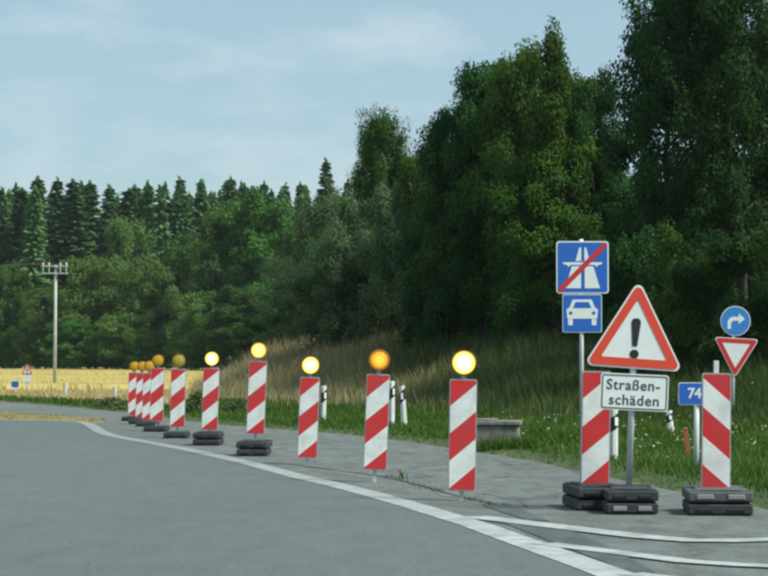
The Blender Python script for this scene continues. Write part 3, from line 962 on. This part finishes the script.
# dry strip between the road and the side road
P = scatter(60000, -26, -5, 46, 75, lambda P: seen(P, 0.03))
sdv = road_sd(P); dd = verge_d(P)
P = P[(sdv > 0.03) & (dd < 0)]
V, Fc, T = blades(P, ground_z(P), rng.uniform(0.02, 0.05, len(P)), rng.uniform(0.02, 0.04, len(P)), 0.7, 0.45 + 0.3 * wav(P, 0.8, 1) + rng.normal(0, 0.25, len(P)))
tag(obj("dry_strip_grass", mesh_np("dry_strip_grass", V, Fc, M["strip_grass"], False, T)), "short yellow grass on the strip between main and side road", "grass", kind="stuff")

# ripe crop: a bumpy canopy with a fringe of stalks
fx = np.arange(-75, 12, 0.7); fy = np.concatenate([np.arange(100, 150, 0.8), np.arange(150, 262, 2.0)])
FX, FY = np.meshgrid(fx, fy)
Pf = np.c_[FX.ravel(), FY.ravel()]
zf = land(Pf) + 0.46 + 0.05 * wav(Pf, 0.8, 2) + 0.03 * rng.normal(size=len(Pf))
zf[Pf[:, 1] < 100.5] -= 0.45
nx, ny = len(fx), len(fy)
i = np.arange(nx * ny).reshape(ny, nx)
Fq = np.c_[i[:-1, :-1].ravel(), i[:-1, 1:].ravel(), i[1:, 1:].ravel(), i[1:, :-1].ravel()]
keepf = (Pf[:, 0] + 0.078 * Pf[:, 1] < -0.6)[Fq].all(1)
tag(obj("crop_field", mesh_np("crop_field", np.c_[Pf, zf], Fq[keepf], M["crop"], False, 0.5 + 0.3 * wav(Pf, 0.3, 2) + rng.normal(0, 0.12, len(Pf)))),
    "ripe yellow grain field in front of the far trees", "field", kind="stuff")
P = scatter(130000, -60, 8, 99.5, 250, lambda P: seen(P, 0.02) & (P[:, 0] + 0.078 * P[:, 1] < -0.6), 1.0)
V, Fc, T = blades(P, land(P) + np.where(P[:, 1] > 101, 0.28, 0.0), np.where(P[:, 1] > 101, 0.26, 0.52) * rng.uniform(0.85, 1.2, len(P)), rng.uniform(0.05, 0.10, len(P)), 0.15, 0.55 + rng.normal(0, 0.22, len(P)) + 0.15 * wav(P, 0.3, 2))
tag(obj("crop_stalks", mesh_np("crop_stalks", V, Fc, M["crop"], False, T)), "upright ripe stalks standing out of the yellow grain field", "crop", kind="stuff")

# flowers in the verge
def flowers(name, n, area, hmin, hmax, r, mat, lab, f):
    P = scatter(n, *area, lambda P: (verge_d(P) > 1.0) & (verge_d(P) < 11) & clumpy(P, 0.8, f, 0.35))
    z = ground_z(P) + rng.uniform(hmin, hmax, len(P))
    A = np.repeat(np.c_[P, z], 3, 0) + rng.normal(0, r * 0.5, (len(P) * 3, 3)) * (1, 1, 0.25)
    V, Fc, T = leaves(A, rand_unit(len(A)) * (1, 1, 0.25), r * 1.6, r * 1.6, rng.uniform(0, 1, len(A)))
    tag(obj(name, mesh_np(name, V, Fc, M[mat], False, T)), lab, "flowers", kind="stuff")
flowers("white_flowers", 1000, (2, 11, 24, 50), 0.10, 0.24, 0.018, "petal", "small white flowers scattered in the verge grass on the right", 2.0)
flowers("yellow_flowers", 160, (2, 9, 19, 42), 0.10, 0.24, 0.022, "petal_yellow", "small yellow flowers scattered in the verge grass", 4.0)

# weeds in the joint of the asphalt and at the verge
def weeds(name, pts, n, hh, mat, lab, spread):
    C = np.array([(p[0], p[1]) for p in pts])
    idx = rng.integers(0, len(C), n)
    P = C[idx] + rng.normal(0, 1, (n, 2)) * spread
    V, Fc, T = blades(P, np.full(n, 0.0), rng.uniform(0.3, 1, n) * hh, rng.uniform(0.008, 0.016, n), 0.8, 0.5 + rng.normal(0, 0.2, n))
    tag(obj(name, mesh_np(name, V, Fc, M[mat], False, T)), lab, "weeds", kind="stuff")
joint = [at(*p) for p in ((388, 476.5), (398, 479), (404, 480.5), (408, 482), (418, 485), (424, 486.5), (430, 488.5), (436, 490), (470, 498.5), (476, 500), (486, 502.5), (492, 504), (497, 505))]
weeds("joint_weeds", joint, 420, 0.045, "weed", "small green weeds growing in the asphalt joint between beacons", 0.05)
weeds("joint_weeds", [at(401, 478)], 14, 0.18, "weed", "taller weed stalks in the asphalt joint right of an amber beacon", 0.03)

def tall_weeds(name, x0, x1, y0, y1, n, hh, lab):
    P = np.c_[rng.uniform(x0, x1, n), rng.uniform(y0, y1, n)]
    V, Fc, T = blades(P, ground_z(P), rng.uniform(0.4, 1, n) * hh, rng.uniform(0.010, 0.02, n), 0.4, 0.5 + rng.normal(0, 0.22, n))
    tag(obj(name, mesh_np(name, V, Fc, M["grass"], False, T)), lab, "grass", kind="stuff")
tall_weeds("box_edge_grass", 1.15, 2.2, 30.35, 30.72, 600, 0.26, "taller grass growing in front of the concrete drain box")

def weed_clump(px, Y, h, w, label):
    p = at_y(px, 400, Y); n = 900
    Q = rng.normal(0, 1, (n, 2)) * (w / 2.4)
    z = rng.uniform(0.0, 1, n) * h * np.exp(-(Q ** 2).sum(1) / (w * w))
    V, Fc, T = leaves(np.c_[Q, z], rand_unit(n) + (0, 0, 0.5), 0.10, 0.05, 0.5 + rng.normal(0, 0.22, n))
    r = empty("weed_clump", (p.x, Y, gz(p.x, Y)))
    tag(r, label, "plant", "weed clumps by the side road")
    obj("leaves", mesh_np("leaves", V, Fc, M["weed"], False, T), r)
    w_ = Wood()
    for j in range(7):
        q = Q[j] * 0.5; w_.tube([(0, 0, 0), (q[0], q[1], h * 0.8)], [0.012, 0.004], 4)
    obj("stem", w_.mesh("stem", M["weed"]), r)
weed_clump(112, 63.5, 0.34, 0.7, "grey green weed clump in front of the field beside a marker post")
weed_clump(122, 61.5, 0.26, 0.5, "weed clump just left of the cluster of beacons")
weed_clump(197, 56.0, 0.60, 0.38, "grey green weed clump between two beacons in front of the field")
weed_clump(236, 55.0, 0.42, 0.5, "weed clump left of the tall based beacon with a pale lamp")

# ------------------------------------------------------------------ traffic beacons
def base_plate_mesh(mat, pads):
    m = MB()
    m.box(-0.21, 0.21, -0.39, 0.39, 0.0, 0.085, 0.015, 2)
    m.box(-0.155, 0.155, -0.33, 0.33, 0.0855, 0.100, 0.006)
    for sx in (-1, 1):
        for sy in (-1, 1):
            m.box(sx * 0.165 - 0.03, sx * 0.165 + 0.03, sy * 0.30 - 0.06, sy * 0.30 + 0.06, 0.0857, 0.094, 0.004)
    return m.mesh("base_plate", mat)
BP = base_plate_mesh(M["rubber"], False)
BPW = base_plate_mesh(M["rubber_worn"], False)
GRIP = MB().box(-0.055, 0.055, -0.006, 0.006, 0.0, 0.040, 0.005).mesh("grip", M["pad"])
GRIPD = MB().box(-0.055, 0.055, -0.006, 0.006, 0.0, 0.030, 0.005).mesh("grip", M["black"])

def plates(root, n, seed, worn_top=False, grip_low=False, scale=1.0):
    rr = random.Random(seed)
    for k in range(n):
        w = worn_top and k == n - 1
        b = obj("base_plate", BPW if w else BP, root, (rr.uniform(-.01, .01), rr.uniform(-.015, .015), 0.004 + 0.101 * k), (0, 0, R(rr.uniform(-3, 3))))
        b.scale = (scale, 1, 0.98)
        light = (grip_low and k == 0) or w
        for sx in (-1, 1):
            obj("grip", GRIP if light else GRIPD, b, (sx * 0.10, -0.393, 0.022))

LENS = {}
def lens_mesh(mat):
    if mat not in LENS:
        prof = [(0.100, 0.0)] + [(0.099 - 0.0086 * k_, -0.031 * math.sqrt(1 - (0.97 - 0.084 * k_) ** 2) - (0.0022 if k_ % 2 else 0.0)) for k_ in range(12)]
        LENS[mat] = MB().lathe(prof, 'y', 28).mesh("lens", M[mat], False)
    return LENS[mat]
BEZEL = MB().lathe([(0.1085, 0.004), (0.1085, -0.014), (0.1025, -0.016), (0.1000, -0.006), (0.1000, 0.003)], 'y', 28).mesh("bezel", M["lamp_case"])
CASE = MB().lathe([(0.106, -0.004), (0.110, 0.0), (0.110, 0.045), (0.090, 0.060), (0.04, 0.066)], 'y', 28).mesh("lamp_case", M["lamp_case"], False)
STEM = MB().box(-0.022, 0.022, -0.012, 0.030, -0.155, -0.100, 0.004).box(-0.012, 0.012, -0.004, 0.020, -0.20, -0.150, 0.002).mesh("lamp_bracket", M["grey_plastic"])

def beacon_panel(w, h, sign, parent, loc, rot):
    """striped board: sign +1 rises to the right, -1 to the left; outline w x h standing on z = 0"""
    face = rounded(rect(-w / 2 + 0.008, 0.010, w / 2 - 0.008, h - 0.012), 0.014, 3)
    pn = MB().prism(rounded(rect(-w / 2, 0, w / 2, h), 0.020, 4), -0.004, 0.028).build("panel", M["grey_plastic"], parent, loc, rot)
    rise, th = 0.86 * w, 0.245 * h
    lines = [h - 0.25 * h - th * k for k in range(-1, 5)]          # height on the low side of each stripe boundary
    for k in range(-1, 5):
        hi, lo = h - 0.25 * h - th * (k - 1), h - 0.25 * h - th * k
        f = lambda p, c: p[1] - (c + rise * (0.5 + sign * p[0] / w))
        poly = clip_poly(clip_poly(face, lambda p: f(p, lo)), lambda p: -f(p, hi))
        if len(poly) >= 3:
            red = (k % 2 == 0)
            if k == -1 : pass
            m = MB()
            m.bm.faces.new([m.bm.verts.new((x, -0.0065, z)) for x, z in poly])
            me = m.mesh("stripe", M["red" if red else "white"])
            if me.polygons[0].normal.y > 0: me.flip_normals()
            obj("stripe", me, pn)
    MB().box(-0.012, 0.012, -0.0075, -0.0068, h - 0.011, h - 0.003).build("top_rivet", M["steel"], pn)
    return pn

BEACONS = [
    # px, s, top, bottom, width px, lean, plates, lens, label
    (462.5, 112, 379, 491, 27.5, 1.0, 0, "lens_bright", "nearest lamp topped beacon, its large lamp brightly lit, standing without base plates"),
    (375.5, 96, 374, 470, 23.5, 2.2, 0, "lens_low", "beacon with a deep orange lamp, standing on a short bare post"),
    (308.0, 81, 377, 458, 19.8, 2.0, 0, "lens_bright", "beacon with a brightly lit lamp and no base plates, third from the warning triangle"),
    (255.5, 73, 361, 434, 18.2, 2.2, 2, "lens_mid", "beacon with a pale half lit lamp on tall stacked base plates"),
    (210.0, 64, 368, 432, 16.2, 1.8, 2, "lens_bright", "farthest beacon with a brightly lit lamp, on black base plates"),
    (178.0, 58, 369, 427, 14.8, 1.2, 1, "lens_pale", "beacon with a dull greenish yellow unlit lamp, right of the tight cluster"),
    (157.3, 52.5, 368, 421, 13.6, 1.2, 1, "lens_off", "front and rightmost beacon of the tight cluster, with unlit amber lamp"),
    (149.0, 48, 373, 420, 12.0, 1.0, 1, "lens_off", "second beacon of the tight cluster counted from its front"),
    (142.0, 46, 373, 418.5, 11.4, 1.0, 1, "lens_off", "third beacon of the tight cluster counted from its front"),
    (134.2, 43.5, 372.5, 416, 10.8, 1.0, 1, "lens_off", "rearmost and leftmost beacon of the tight cluster"),
]
for k, (px, s, top, bot, wpx, lean, npl, ls, lab) in enumerate(BEACONS):
    Y = F / s
    c = at_y(px - 1, 400, Y)
    root = empty("traffic_beacon", (c.x, Y, 0.0))
    tag(root, lab, "beacon", "lamp topped beacons along the edge line")
    zb, zt = at_y(px, bot, Y).z, at_y(px, top, Y).z
    if npl == 2: pl_z = 0.205
    elif npl == 1: pl_z = 0.104
    else: pl_z = 0.0
    zb = max(zb, pl_z + 0.02)
    rot = (0, R(lean), 0)
    h, w = zt - zb, wpx / s
    place = lambda z: (math.sin(R(lean)) * z, 0, math.cos(R(lean)) * z)
    beacon_panel(w, h, 1, root, place(zb), rot)
    MB().box(-0.02, 0.02, 0.030, 0.068, max(pl_z - 0.03, -0.05), zt - 0.06, 0.003).build("post", M["post_grey"], root, (0, 0, 0), rot)
    for q_ in (0.15, 0.75):
        MB().box(-w * 0.30, w * 0.30, 0.0285, 0.0295, h * q_, h * (q_ + 0.07)).build("clamp", M["steel"], root, place(zb), rot)
    lz = zt + 0.145
    lc = place(lz)
    lamp = obj("lamp", CASE, root, (lc[0], 0.0, lc[2]), rot)
    obj("lens", lens_mesh(ls), lamp, (0, -0.005, 0))
    obj("bezel", BEZEL, lamp, (0, -0.008, 0))
    obj("lamp_bracket", STEM, lamp, (0, 0.01, 0))
    plates(root, npl, k)

def plain_beacon(px, s, top, bot, wpx, sign, lean, yaw, npl, seed, lab, post_top=0.0, worn=False, scale=1.0):
    Y = F / s
    c = at_y(px, 400, Y)
    root = empty("traffic_beacon", (c.x, Y, 0.0), R(yaw))
    tag(root, lab, "beacon", "beacons without lamps beside the warning triangle")
    zb, zt = at_y(px, bot, Y).z, at_y(px, top, Y).z
    rot = (0, R(lean), 0)
    place = lambda z: (math.sin(R(lean)) * z, 0, math.cos(R(lean)) * z)
    beacon_panel(wpx / s, zt - zb, sign, root, place(zb), rot)
    MB().box(-0.02, 0.02, 0.030, 0.068, 0.17 if npl == 2 else 0.08, zt - 0.03 + post_top, 0.003).build("post", M["white_plastic"], root, (0, 0, 0), rot)
    for q_ in (0.15, 0.75):
        MB().box(-0.07, 0.07, 0.0285, 0.0295, q_, q_ + 0.06).build("clamp", M["steel"], root, place(zb), rot)
    plates(root, npl, seed, worn_top=worn, scale=scale)
    return root
plain_beacon(594.0, 118, 371, 486, 29, 1, 1.2, 3, 2, 21, "beacon without a lamp half hidden behind the lettered plate, on black base plates")
plain_beacon(715.0, 122, 373, 490.5, 29, -1, 0.8, -2, 2, 22, "rightmost beacon without a lamp, its stripes falling to the right", post_top=0.13, worn=True, scale=1.24)

# ------------------------------------------------------------------ signs
def triangle(w, h, flip=False):
    pts = [(-w / 2, 0), (w / 2, 0), (0, h)]
    return pts if not flip else [(-w / 2, h), (0, 0), (w / 2, h)]

def scaled(pts, f, c): return [(c[0] + (x - c[0]) * f, c[1] + (z - c[1]) * f) for x, z in pts]

def round_post(root, z0, z1, r, lean, name="post", mat="post_grey", y=0.045):
    return MB().tube((0, y, z0), (0, y, z1), r, n=14).build(name, M[mat], root, (0, 0, 0), (0, R(lean), 0), True)

def tri_plate(name, root, w, h, flip, red, loc, rot, border=0.62):
    """white triangle with a rim and red band; centre of the bottom edge (or the tip) at loc"""
    o = triangle(w, h, flip)
    c = (0, h / 3 if not flip else 2 * h / 3)
    pl = MB().prism(rounded(o, 0.045, 5), 0.0, 0.008).build(name, M["sign_white"], root, loc, rot)
    a, b = rounded(scaled(o, 0.945, c), 0.038, 5), rounded(scaled(o, border, c), 0.010, 5)
    MB().ring(a, b, -0.004, -0.0005).build("red_border", M[red], pl)
    MB().prism(rounded(scaled(o, 0.985, c), 0.042, 5), 0.0085, 0.0125).build("back_plate", M["alu"], pl)
    return pl, c

# the warning triangle with its lettered plate
s = 121; Y = F / s
c = at_y(628, 400, Y)
root = empty("warning_sign", (c.x, Y, 0))
tag(root, "large red bordered warning triangle with exclamation mark over a lettered plate", "sign")
zf_ = lambda py: at_y(628, py, Y).z
lean = 2.4
off = lambda z: math.sin(R(lean)) * z
W, H = 98 / s * 1.02, 86 / s * 1.04
pl, cc = tri_plate("sign_panel", root, W, H, False, "orange_red", (off(zf_(367)) - 0.005, 0.0, zf_(368.5)), (0, R(4.0), 0), border=0.66)
ex = [(-0.036, 0.0), (0.036, 0.0), (0.031, 0.0)]
MB().prism([(-0.020, 0.185), (0.020, 0.185), (0.038, 0.375), (0.035, 0.400), (0.018, 0.415), (-0.018, 0.415), (-0.035, 0.400), (-0.038, 0.375)], -0.0045, -0.0008).build("exclamation_stroke", M["black"], pl)
MB().prism([(0.037 * math.cos(a), 0.120 + 0.037 * math.sin(a)) for a in np.linspace(0, 2 * math.pi, 20, endpoint=False)], -0.0045, -0.0008).build("exclamation_dot", M["black"], pl)
pw, ph = 68 / s, 36.5 / s
plate = MB().prism(rounded(rect(-pw / 2, 0, pw / 2, ph), 0.028, 5), 0.0, 0.008).build("lettered_plate", M["sign_white"], root, (off(zf_(411)) + 0.012, -0.002, zf_(410.5)), (0, R(2.6), 0))
MB().ring(rounded(rect(-pw / 2 + .011, .011, pw / 2 - .011, ph - .011), 0.020, 5), rounded(rect(-pw / 2 + .020, .020, pw / 2 - .020, ph - .020), 0.014, 5), -0.0025, -0.0004).build("plate_border", M["lead"], plate)
obj("lettering", text_mesh("Straßen-", 0.121, M["lead"], "lettering", 1.08, 0.0012), plate, (-0.012, -0.0015, ph * 0.68))
obj("lettering", text_mesh("schäden", 0.121, M["lead"], "lettering", 1.08, 0.0012), plate, (0.0, -0.0015, ph * 0.27))
round_post(root, 0.17, zf_(300), 0.026, lean, y=0.042)
for z in (zf_(404), zf_(380), zf_(362), zf_(320)):
    MB().box(-0.055, 0.055, 0.0135, 0.062, z - 0.014, z + 0.014, 0.004).build("clamp", M["steel"], root, (0, 0, 0), (0, R(lean), 0))
plates(root, 2, 31, grip_low=True)

# end of motorway sign over the motor road sign
s = 62; Y = F / s
c = at_y(582, 400, Y)
g0 = gz(c.x, Y)
root = empty("motorway_end_sign", (c.x, Y, g0))
tag(root, "tall post with square blue crossed out motorway sign over blue car sign", "sign")
zz = lambda py: at_y(582, py, Y).z - g0
xx = lambda px: (px - 582) / s
round_post(root, -0.3, zz(239), 0.034, 0)
w = 52.5 / s; zb = zz(293.5)
pl = MB().prism(rounded(rect(-w / 2, 0, w / 2, w), 0.05, 5), 0.0, 0.006).build("motorway_panel", M["sign_white"], root, (xx(583), 0, zb))
MB().prism(rounded(rect(-w / 2 + .022, .022, w / 2 - .022, w - .022), 0.036, 5), -0.003, -0.0005).build("blue_field", M["blue"], pl)
MB().prism(rounded(rect(-w / 2 + .01, .01, w / 2 - .01, w - .01), 0.045, 5), 0.0065, 0.0095).build("back_plate", M["alu"], pl)
u = lambda x, z: ((x - 0.5) * w, z * w)          # unit square
for name_, pts in (
    ("lane_mark", [u(.17, .10), u(.47, .10), u(.47, .52), u(.295, .52)]),
    ("lane_mark", [u(.54, .10), u(.83, .10), u(.705, .52), u(.54, .52)]),
    ("lane_mark", [u(.365, .62), u(.475, .62), u(.475, .88), u(.44, .88)]),
    ("lane_mark", [u(.535, .62), u(.635, .62), u(.57, .88), u(.535, .88)]),
    ("bridge_mark", [u(.12, .595), u(.14, .555), u(.20, .545), u(.23, .505), u(.27, .545), u(.73, .545), u(.77, .505), u(.80, .545), u(.86, .555), u(.88, .595)])):
    MB().prism(pts, -0.006 if name_ == "lane_mark" else -0.0075, -0.0032).build(name_, M["sign_white"], pl)
d = 0.036
MB().prism([u(.04, .04), u(.11, .04), u(.96, .89), u(.96, .96), u(.89, .96), u(.04, .11)], -0.0095, -0.0078).build("red_diagonal", M["red"], pl)
w2 = 39.5 / s; zb2 = zz(332.5)
pl = MB().prism(rounded(rect(-w2 / 2, 0, w2 / 2, w2 * 0.97), 0.035, 5), 0.0, 0.006).build("car_panel", M["sign_white"], root, (xx(582.5), 0, zb2))
MB().prism(rounded(rect(-w2 / 2 + .012, .012, w2 / 2 - .012, w2 * 0.97 - .012), 0.028, 5), -0.003, -0.0005).build("blue_field", M["blue"], pl)
v = lambda x, z: ((x - 0.5) * w2, z * w2 * 0.97)
MB().prism(rounded([v(.12, .36), v(.88, .36), v(.90, .60), v(.82, .66), v(.74, .86), v(.26, .86), v(.18, .66), v(.10, .60)], 0.02, 3), -0.006, -0.0032).build("car_symbol", M["sign_white"], pl)
MB().prism([v(.27, .64), v(.73, .64), v(.67, .795), v(.33, .795)], -0.0085, -0.0062).build("windscreen_mark", M["blue"], pl)
for sx in (-1, 1):
    MB().prism([v(.5 + sx * .29 + .045 * math.cos(a), .51 + .045 * math.sin(a)) for a in np.linspace(0, 2 * math.pi, 14, endpoint=False)], -0.0085, -0.0062).build("headlight_mark", M["blue"], pl)
    MB().prism(rounded([v(.5 + sx * .30 - .06, .19), v(.5 + sx * .30 + .06, .19), v(.5 + sx * .30 + .06, .355), v(.5 + sx * .30 - .06, .355)], 0.012, 3), -0.006, -0.0032).build("wheel_mark", M["sign_white"], pl)
for z in (zb + 0.15, zb + 0.68, zb2 + 0.3):
    MB().box(-0.07, 0.07, 0.0098, 0.07, z - 0.02, z + 0.02, 0.004).build("clamp", M["steel"], root)

# round arrow sign over a give way sign
s = 50; Y = F / s
c = at_y(733, 400, Y)
g0 = gz(c.x, Y)
root = empty("give_way_sign", (c.x, Y, g0))
tag(root, "round blue right arrow sign above an inverted red bordered give way triangle", "sign")
zz = lambda py: at_y(733, py, Y).z - g0
lean = 2.2
round_post(root, -0.3, zz(308), 0.032, lean * 0.4)
tri_plate("give_way_panel", root, 45.5 / s, 40 / s, True, "red", (0.035, 0.0, zz(378)), (0, R(3.2), 0), border=0.62)
r = 15.0 / s
rp = MB().lathe([(r, 0.0), (r, 0.006)], 'y', 40).build("arrow_panel", M["sign_white"], root, (0.06, 0.0, zz(321)), (0, R(2), 0))
MB().lathe([(r * 0.95, -0.003), (r * 0.95, -0.0005)], 'y', 40).build("blue_field", M["light_blue"], rp)
q = lambda x, z: (x * r, z * r)
arrow = [q(-.52, -.55), q(-.30, -.55), q(-.30, -.16), q(-.24, -.04), q(-.12, 0.02), q(.20, .02), q(.20, -.20), q(.62, .15), q(.20, .52), q(.20, .28), q(-.18, .28), q(-.40, .18), q(-.52, -.04)]
MB().prism(arrow, -0.006, -0.0032).build("arrow_symbol", M["sign_white"], rp)
for z in (zz(322), zz(350)):
    MB().box(-0.05, 0.09, 0.013, 0.07, z - 0.02, z + 0.02, 0.004).build("clamp", M["steel"], root)

# small blue road number sign
s = 87; Y = F / s
c = at_y(696.5, 400, Y)
g0 = gz(c.x, Y)
root = empty("road_number_sign", (c.x, Y, g0))
tag(root, "small blue sign with white number on a short steel post behind rightmost beacon", "sign")
zz = lambda py: at_y(696, py, Y).z - g0
round_post(root, -0.25, zz(384), 0.032, 0.6)
w, h = 37 / s, 22.5 / s
pl = MB().prism(rounded(rect(-w / 2, 0, w / 2, h), 0.025, 5), 0.0, 0.006).build("number_panel", M["sign_white"], root, (0.005, 0, zz(405)))
MB().prism(rounded(rect(-w / 2 + .009, .009, w / 2 - .009, h - .009), 0.019, 5), -0.003, -0.0005).build("blue_field", M["blue"], pl)
obj("lettering", text_mesh("74", 0.165, M["sign_white"], "lettering", 0.95, 0.004), pl, (-0.028, -0.0045, h * 0.5))
MB().box(-0.05, 0.05, 0.007, 0.07, zz(397), zz(391), 0.004).build("clamp", M["steel"], root)

# ------------------------------------------------------------------ marker posts, stake, concrete inlet
def marker_post(px, Y, hgt, lean, yaw, lab, wide=0.12, plain=False):
    c = at_y(px, 400, Y)
    g0 = gz(c.x, Y)
    root = empty("marker_post", (c.x, Y, g0), R(yaw))
    tag(root, lab, "marker post", "white roadside marker posts")
    rot = (R(-1), R(lean), 0)
    sec = [(-wide / 2, 0.0), (-wide * 0.38, -0.05), (0, -0.065), (wide * 0.38, -0.05), (wide / 2, 0.0), (wide * 0.3, 0.05), (-wide * 0.3, 0.05)]
    def slab(z0, z1, slope, grow):
        bm = bmesh.new()
        lo = [bm.verts.new((x * grow, y * grow, z0 + slope * x)) for x, y in sec]
        hi = [bm.verts.new((x * grow, y * grow, z1 + slope * x)) for x, y in sec]
        bm.faces.new(lo[::-1]); bm.faces.new(hi)
        for k in range(len(sec)):
            bm.faces.new((lo[k], lo[(k + 1) % len(sec)], hi[(k + 1) % len(sec)], hi[k]))
        m = MB(); m.bm.free(); m.bm = bm
        return m
    b = slab(-0.2, hgt - 0.02, 0.28, 1.0).build("body", M["white_plastic"], root, (0, 0, 0), rot)
    kb = min(1.0, hgt / 0.8)
    if not plain:
        slab(hgt - 0.34 * kb, hgt - 0.12 * kb, 0.9 * kb, 1.02).build("black_band", M["black"], b)
        MB().box(-0.025, 0.025, -0.072, -0.068, hgt - 0.29 * kb, hgt - 0.16 * kb, 0.004).build("reflector", M["sign_white"], b)
    return root
marker_post(323, 47.0, 0.80, 2, 35, "white marker post standing alone right of a beacon with a lit lamp")
marker_post(391.5, 44.5, 0.92, 1, 40, "left of the two white marker posts behind the orange lamp beacon")
marker_post(404.5, 43.0, 0.86, -4, -5, "right of the two white marker posts, leaning slightly left")
marker_post(613, 27.2, 0.66, 1, 30, "white marker post half hidden behind the lettered plate and beacon", wide=0.10)
marker_post(671, 37.0, 0.46, -5, 10, "short leaning marker post in the grass right of the lettered plate")
marker_post(65.5, 82.0, 0.62, 0, 0, "plain white marker post by the side road right of the utility pole", plain=True)
marker_post(115, 76.0, 0.58, 1, 10, "faint white marker post behind weeds left of the beacon cluster", plain=True)

Y = 26.7
c = at_y(688, 400, Y)
root = empty("wooden_stake", (c.x, Y, gz(c.x, Y)))
tag(root, "short rust orange wooden stake in the grass left of the number sign", "stake")
MB().box(-0.03, 0.03, -0.02, 0.02, -0.15, 0.36, 0.004).build("shaft", M["stake"], root, (0, 0, 0), (0, R(-6), 0))
MB().box(-0.032, 0.032, -0.022, 0.022, 0.361, 0.40, 0.012).build("head", M["stake"], root, (0, 0, 0), (0, R(-6), 0))

Y = 31.0; s = F / Y
c = at_y(496, 400, Y)
root = empty("concrete_inlet", (c.x, Y, gz(c.x, Y) - 0.03), R(-6))
tag(root, "low weathered concrete drain box in the grass behind the nearest lit beacon", "drain box")
MB().box(-0.34, 0.34, -0.28, 0.28, -0.3, 0.36, 0.018).build("box_wall", M["concrete"], root)
MB().box(-0.37, 0.37, -0.31, 0.31, 0.363, 0.43, 0.012).build("lid", M["concrete"], root)
MB().box(-0.30, 0.02, -0.24, 0.24, 0.432, 0.455, 0.008).build("cover_slab", M["concrete"], root)

# ------------------------------------------------------------------ far signs and the utility pole
Y = 92; s = F / Y
c = at_y(27, 390, Y); g0 = gz(c.x, Y)
root = empty("far_warning_sign", (c.x, Y, g0))
tag(root, "tiny far red bordered warning triangle over a white plate by the field", "sign")
zz = lambda py: at_y(27, py, Y).z - g0
round_post(root, -0.3, zz(365), 0.03, 0)
pl, cc = tri_plate("sign_panel", root, 12.4 / s, 10.8 / s, False, "orange_red", (0, 0, zz(374.5)), (0, 0, 0))
MB().prism([(-0.02, 0.12), (0.02, 0.12), (0.03, 0.25), (-0.03, 0.25)], -0.0045, -0.0008).build("exclamation_stroke", M["black"], pl)
MB().prism([(-0.02, 0.06), (0.02, 0.06), (0.02, 0.10), (-0.02, 0.10)], -0.0045, -0.0008).build("exclamation_dot", M["black"], pl)
MB().prism(rounded(rect(-0.19, 0, 0.19, 0.25), 0.02, 4), 0, 0.006).build("plate", M["sign_white"], root, (0, 0, zz(381.5)))
c = at_y(15, 390, Y); g0 = gz(c.x, Y)
root = empty("far_number_sign", (c.x, Y, g0))
tag(root, "tiny far blue sign on a short post left of the far warning triangle", "sign")
round_post(root, -0.3, at_y(15, 382, Y).z - g0, 0.028, 0)
pl = MB().prism(rounded(rect(-0.17, 0, 0.17, 0.28), 0.03, 4), 0, 0.006).build("panel", M["sign_white"], root, (0, 0, at_y(15, 387.5, Y).z - g0))
MB().prism(rounded(rect(-0.155, 0.014, 0.155, 0.266), 0.025, 4), -0.003, -0.0005).build("blue_field", M["blue"], pl)

Y = 106; s = F / Y
c = at_y(54.5, 390, Y); g0 = gz(c.x, Y)
root = empty("utility_pole", (c.x, Y, g0))
tag(root, "thin pale utility pole with a double crossbar at the edge of the field", "utility pole")
zt = at_y(54.5, 265, Y).z - g0
MB().tube((0, 0, -0.5), (0.03, 0, zt), 0.095, 0.07, 12).build("pole", M["pole"], root, smooth=True)
for k, z in enumerate((zt - 0.06, zt - 0.42)):
    MB().box(-0.68, 0.68, -0.165, -0.09, z - 0.03, z + 0.03, 0.006).build("crossbar", M["pole"], root)
for x in (-0.58, -0.28, 0.28, 0.58):
    MB().box(x - 0.025, x + 0.025, -0.20, -0.168, zt - 0.46, zt - 0.02, 0.004).build("strut", M["pole"], root)
    MB().lathe([(0.03, 0), (0.05, 0.03), (0.035, 0.06), (0.05, 0.09), (0.02, 0.12)], 'z', 10, (x, -0.13, zt - 0.012)).build("insulator", M["porcelain"], root)
for x in (-0.58, -0.28, 0.58):
    a = Vector((x, -0.13, zt + 0.10)); b = Vector((x - 46, 10, zt + 0.5))
    pts = [a.lerp(b, t) - Vector((0, 0, 4 * 0.75 * t * (1 - t))) for t in np.linspace(0, 1, 14)]
    w_ = Wood(); w_.tube(pts, [0.011] * 14, 5)
    obj("wire", w_.mesh("wire", M["wire"]), root)

# ------------------------------------------------------------------ the summer haze over the field
hm = bpy.data.materials.new("haze")
hm.use_nodes = True
hn = hm.node_tree.nodes; hn.clear()
ho = hn.new("ShaderNodeOutputMaterial"); hv = hn.new("ShaderNodeVolumePrincipled")
hv.inputs["Color"].default_value = (0.80, 0.95, 0.97, 1)
hv.inputs["Density"].default_value = 0.00012
hv.inputs["Anisotropy"].default_value = 0.2
hm.node_tree.links.new(hv.outputs["Volume"], ho.inputs["Volume"])
xs, ys = max(abs(gx[0]), gx[-1]) + 30, (gy[0] - 30, gy[-1] + 30)
hz = MB().box(-xs, xs, ys[0], ys[1], -1.2, 34.0).build("haze", hm)
tag(hz, "thin pale summer haze lying over road, field and trees", "haze", kind="stuff")
